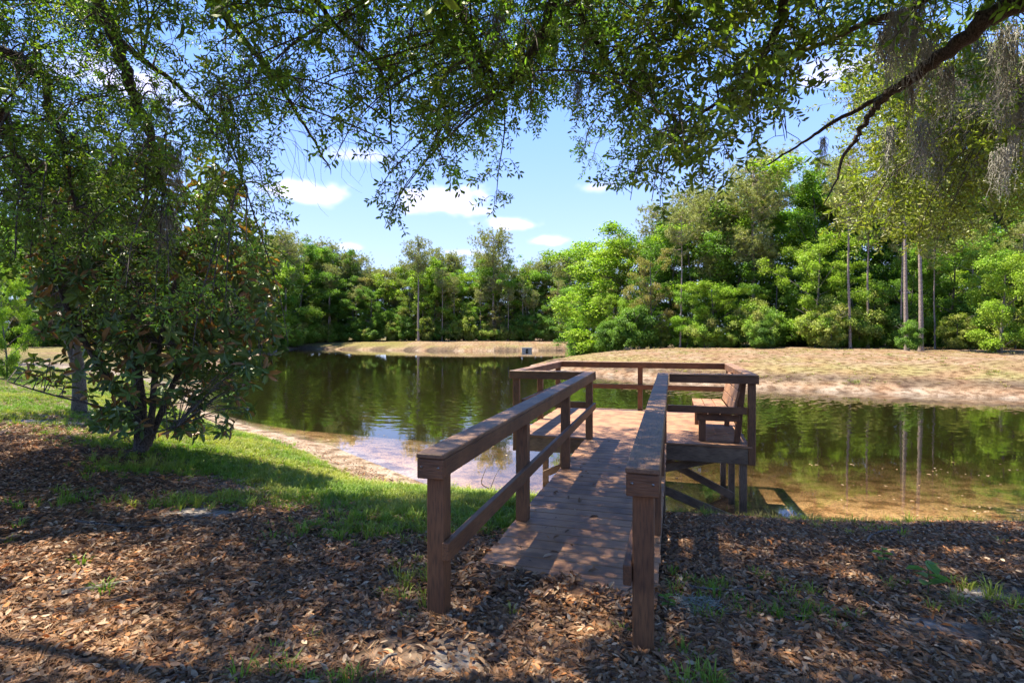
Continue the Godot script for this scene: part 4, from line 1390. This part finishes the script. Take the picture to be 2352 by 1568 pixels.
# ------------------------------------------------------------------ small things
func make_small_things() -> void:
	R.seed = 3131
	# drain outlet on the far bank
	var x := (1211.0 - 1176.0) / FP * 89.0
	var y := 0.0
	var o := thing("drain_outlet", Vector3(x, y, -91.0))
	tag(o, "small white concrete drain outlet with dark pipe on the far bank", "drain")
	var g := Geo.new()
	g.box(Vector3(0, 0.15, 0), Vector3(1.7, 0.75, 0.25), 0.03)
	part("headwall", g.mesh(M.concrete), o)
	g = Geo.new()
	g.box(Vector3(0, 0.58, -0.3), Vector3(2.1, 0.1, 0.9), 0.03)
	part("slab", g.mesh(M.concrete), o)
	g = Geo.new()
	g.tube(PackedVector3Array([Vector3(0, 0.22, 0.4), Vector3(0, 0.22, 0.1), Vector3(0, 0.22, 0.15), Vector3(0, 0.22, 0.15)]), PackedFloat32Array([0.2, 0.2, 0.17, 0.001]), 14)
	part("pipe", g.mesh(plain("dark_pipe", lin(0.03, 0.03, 0.03), 0.8)), o)
	# pale board fence at the left end of the far wood
	for k in 3:
		var fx := (612.0 + k * 48.0 - 1176.0) / FP * 92.0
		var f := thing("board_fence", Vector3(fx, ground_y(fx, 92.0), -92.0), 0.1)
		tag(f, "pale grey board fence panel under the trees across the bay", "fence", "board fence panels")
		g = Geo.new()
		g.box(Vector3(0, 0.55, 0), Vector3(0.13, 1.2, 0.02), 0.01)
		var bm := g.mesh(plain("fence_board", lin(0.22, 0.19, 0.16), 0.85))
		for b in 21:
			part("board", bm, f, Transform3D(Basis.IDENTITY, Vector3((b - 10) * 0.165, R.randf_range(-0.06, 0.06), 0)))
		g = Geo.new()
		g.box(Vector3(0, 0.85, -0.05), Vector3(3.46, 0.1, 0.05), 0.01)
		part("crossbar", g.mesh(M.raw), f)
	# fallen branches and sticks: [px, py] paths on the ground
	var sticks := [
		["fallen_branch", "grey fallen branch with side twigs lying in the bank grass", [[690, 882], [740, 872], [830, 871], [880, 888], [935, 905], [960, 915]], 0.013, [[[830, 871], [845, 860], [860, 850]], [[745, 873], [700, 885], [690, 895]]]],
		["fallen_branch", "weathered broken limb lying flat in the leaf litter", [[135, 1375], [190, 1365], [250, 1352], [300, 1345]], 0.022, []],
		["fallen_stick", "thin curved stick on the leaves at the right of the dock", [[1560, 1345], [1600, 1360], [1680, 1362], [1740, 1355]], 0.010, []],
		["fallen_stick", "long thin stick lying across the leaves under the magnolia", [[170, 1205], [300, 1215], [380, 1212], [470, 1190]], 0.008, []],
		["fallen_stick", "small dark stick on the leaves near the camera", [[860, 1560], [885, 1530], [910, 1520]], 0.011, []],
		["fallen_branch", "bent grey branch on the bank crest by the right shallows", [[1995, 1255], [2005, 1235], [2040, 1226], [2110, 1226], [2170, 1232]], 0.010, [[[2040, 1226], [2080, 1232], [2110, 1240]]]],
	]
	for s in sticks:
		var paths := [s[2]]
		paths.append_array(s[4])
		var gg := Geo.new()
		for pth in paths:
			var pts := []
			for q in pth:
				pts.append(on_ground(q[0], q[1]) + Vector3(0, 0.012 + R.randf_range(0, 0.02), 0))
			var sp := smooth_path(pts, 4)
			var first: bool = pth == s[2]
			gg.tube(sp, lerps(s[3] * (1.0 if first else 0.5), s[3] * 0.35, sp.size()), 6, 0.1, R)
		var ob := part(s[0], gg.mesh(M.bark_pale), self)
		tag(ob, s[1], "branch")
	# dead branch standing in the shallows
	var wx := at_px(1110, 1122, 8.6)
	var db := Geo.new()
	var b0 := Vector3(wx.x, -0.1, wx.z)
	db.tube(smooth_path([b0 + Vector3(0.25, 0.05, 0), b0 + Vector3(0.05, 0.12, 0), b0 + Vector3(-0.03, 0.2, 0), b0 + Vector3(0.04, 0.42, 0)], 4), lerps(0.014, 0.004, 13), 5, 0.1, R)
	db.tube(smooth_path([b0 + Vector3(0.12, 0.1, 0), b0 + Vector3(0.18, 0.28, 0.05), b0 + Vector3(0.28, 0.46, 0.0)], 4), lerps(0.008, 0.003, 9), 5, 0.1, R)
	tag(part("dead_branch", db.mesh(M.bark_pale), self), "dead forked branch sticking up out of the shallows", "branch")
	# seedlings
	for q in [[2135, 1375, 0.2, "broad leaved green seedling growing in the leaves"], [1535, 1405, 0.09, "tiny light green seedling beside the fallen moss clump"], [2030, 1300, 0.12, "small upright green seedling among brown leaves"]]:
		var at := on_ground(q[0], q[1])
		var sd := thing("seedling", at)
		tag(sd, q[3], "seedling")
		var sg := Geo.new()
		var h: float = q[2]
		sg.col = Color(0.12, 0.16, 0.05)
		sg.tube(PackedVector3Array([Vector3.ZERO, Vector3(0.01, h * 0.5, 0), Vector3(0, h, 0)]), PackedFloat32Array([0.003, 0.0025, 0.002]), 5)
		part("stem", sg.mesh(M.grass), sd)
		for k in 7:
			var a := k * 2.4
			var d := Vector3(cos(a), R.randf_range(-0.1, 0.3), sin(a)).normalized()
			var lg := Geo.new()
			lg.col = jit(Color(0.10, 0.20, 0.03), 0.2)
			lg.leaf(Vector3(0, h * (0.35 + 0.1 * k), 0), d, Vector3.UP.cross(d).normalized(), Vector3.UP, h * 0.55, h * 0.32, true, 0.1)
			part("leaf", lg.mesh(M.grass), sd)

func on_ground(px: float, py: float) -> Vector3:
	var lo := 1.0
	var hi := 40.0
	for k in 30:
		var d := (lo + hi) * 0.5
		var p := at_px(px, py, d)
		if p.y > ground_y(p.x, d): lo = d
		else: hi = d
	var p := at_px(px, py, lo)
	p.y = ground_y(p.x, lo)
	return p

# ------------------------------------------------------------------ sky
func make_sky() -> ProceduralSkyMaterial:
	var W := 2048
	var H := 1024
	var im := Image.create_empty(W, H, false, Image.FORMAT_RGBA8)
	im.fill(Color(1, 1, 1, 0))
	var cn := FastNoiseLite.new()
	cn.seed = 12
	cn.frequency = 0.022
	cn.fractal_octaves = 5
	# small flat-bottomed cumulus: azimuth from straight ahead, elevation, half width, half height (degrees), strength
	var clouds := [[-21.3, 14.1, 5.2, 1.7, 0.9], [-7.2, 14.0, 6.4, 2.0, 1.0], [-0.5, 12.0, 3.6, 1.0, 0.85], [3.7, 10.3, 2.5, 0.85, 0.9], [-17, 9.2, 2.2, 0.5, 0.4], [-5.4, 9.0, 3.0, 0.5, 0.35], [31, 23, 5, 1.6, 0.6], [-16, 18, 4, 1.0, 0.35], [9, 15.5, 3.0, 0.8, 0.35], [-36, 21, 7, 2, 0.7], [42, 12, 6, 1.5, 0.6]]
	for k in 26:
		clouds.append([R.randf_range(50, 310), R.randf_range(8, 30), R.randf_range(3, 8), R.randf_range(0.7, 2.2), R.randf_range(0.4, 0.8)])
	for c in clouds:
		var cx: float = c[0] / 360.0 * W
		var cy: float = (0.5 - c[1] / 180.0) * H
		var rx: float = c[2] / 360.0 * W
		var ry: float = c[3] / 180.0 * H
		for yy in range(int(cy - ry * 2.2), int(cy + ry * 2.2)):
			for xx in range(int(cx - rx * 1.5), int(cx + rx * 1.5)):
				var u := (xx - cx) / rx
				var v := (yy - cy) / ry
				var n := cn.get_noise_2d(xx * 2.0, yy * 4.0)
				var r := sqrt(u * u + (v * v if v < 0 else v * v * 2.2))
				var a: float = smoothstep(1.0, 0.2, r + n * 0.5) * c[4]
				var wx := posmod(xx, W)
				if a > 0.002:
					a = maxf(a, im.get_pixel(wx, yy).a)
					im.set_pixel(wx, yy, Color(1.0, 0.97, 0.95, a))
	var m := ProceduralSkyMaterial.new()
	m.sky_top_color = lin(0.046, 0.104, 0.29)
	m.sky_horizon_color = lin(0.190, 0.226, 0.292)
	m.sky_curve = 0.16
	m.ground_bottom_color = lin(0.10, 0.11, 0.06)
	m.ground_horizon_color = lin(0.30, 0.36, 0.35)
	m.sun_angle_max = 10.0
	m.sky_cover = ImageTexture.create_from_image(im)
	m.sky_cover_modulate = lin(0.24, 0.175, 0.13)
	return m

func _ready() -> void:
	R.seed = 20
	for a in LAKE: lake_a.append(Vector2(a[0], a[1]))
	n_low.seed = 4
	n_low.frequency = 0.12
	n_mid.seed = 8
	n_mid.frequency = 0.25
	n_gap.seed = 33
	n_gap.frequency = 0.0075
	n_gap.fractal_octaves = 3
	# camera
	var cam := Camera3D.new()
	cam.name = "camera"
	cam.position = Vector3(0, EYE, 0)
	cam.rotation.x = -atan((784.0 - HY) / FP)
	cam.fov = rad_to_deg(2.0 * atan(784.0 / FP))
	cam.near = 0.05
	cam.far = 2000.0
	cam.current = true
	add_child(cam)
	# sky and exposure
	var env := Environment.new()
	env.background_mode = Environment.BG_SKY
	env.sky = Sky.new()
	env.sky.sky_material = make_sky()
	env.background_energy_multiplier = 1.0
	env.tonemap_mode = Environment.TONE_MAPPER_LINEAR
	env.tonemap_exposure = 6.0
	env.volumetric_fog_enabled = true
	env.volumetric_fog_density = 0.0
	env.sdfgi_enabled = true
	env.ssao_enabled = true
	env.ssil_enabled = true
	var we := WorldEnvironment.new()
	we.name = "environment"
	we.environment = env
	add_child(we)
	# sun: high, from the left
	var sun := DirectionalLight3D.new()
	sun.name = "sun"
	sun.light_color = Color(1.0, 0.95, 0.87)
	sun.light_energy = 1.05
	sun.light_angular_distance = 0.53
	sun.shadow_enabled = true
	sun.sky_mode = DirectionalLight3D.SKY_MODE_LIGHT_ONLY
	add_child(sun)
	sun.look_at_from_position(Vector3.ZERO, SUN)
	for g in BARE:
		var p := on_ground(g[0], g[1])
		bare_at.append([p.x, -p.z, g[2], g[3]])
	make_materials()
	make_terrain()
	make_water()
	print("setting ", Time.get_ticks_msec())
	make_dock()
	make_bench()
	make_woods()
	print("woods ", Time.get_ticks_msec())
	make_oaks()
	make_magnolia()
	print("oaks ", Time.get_ticks_msec())
	make_ground_cover()
	print("cover ", Time.get_ticks_msec())
	make_small_things()
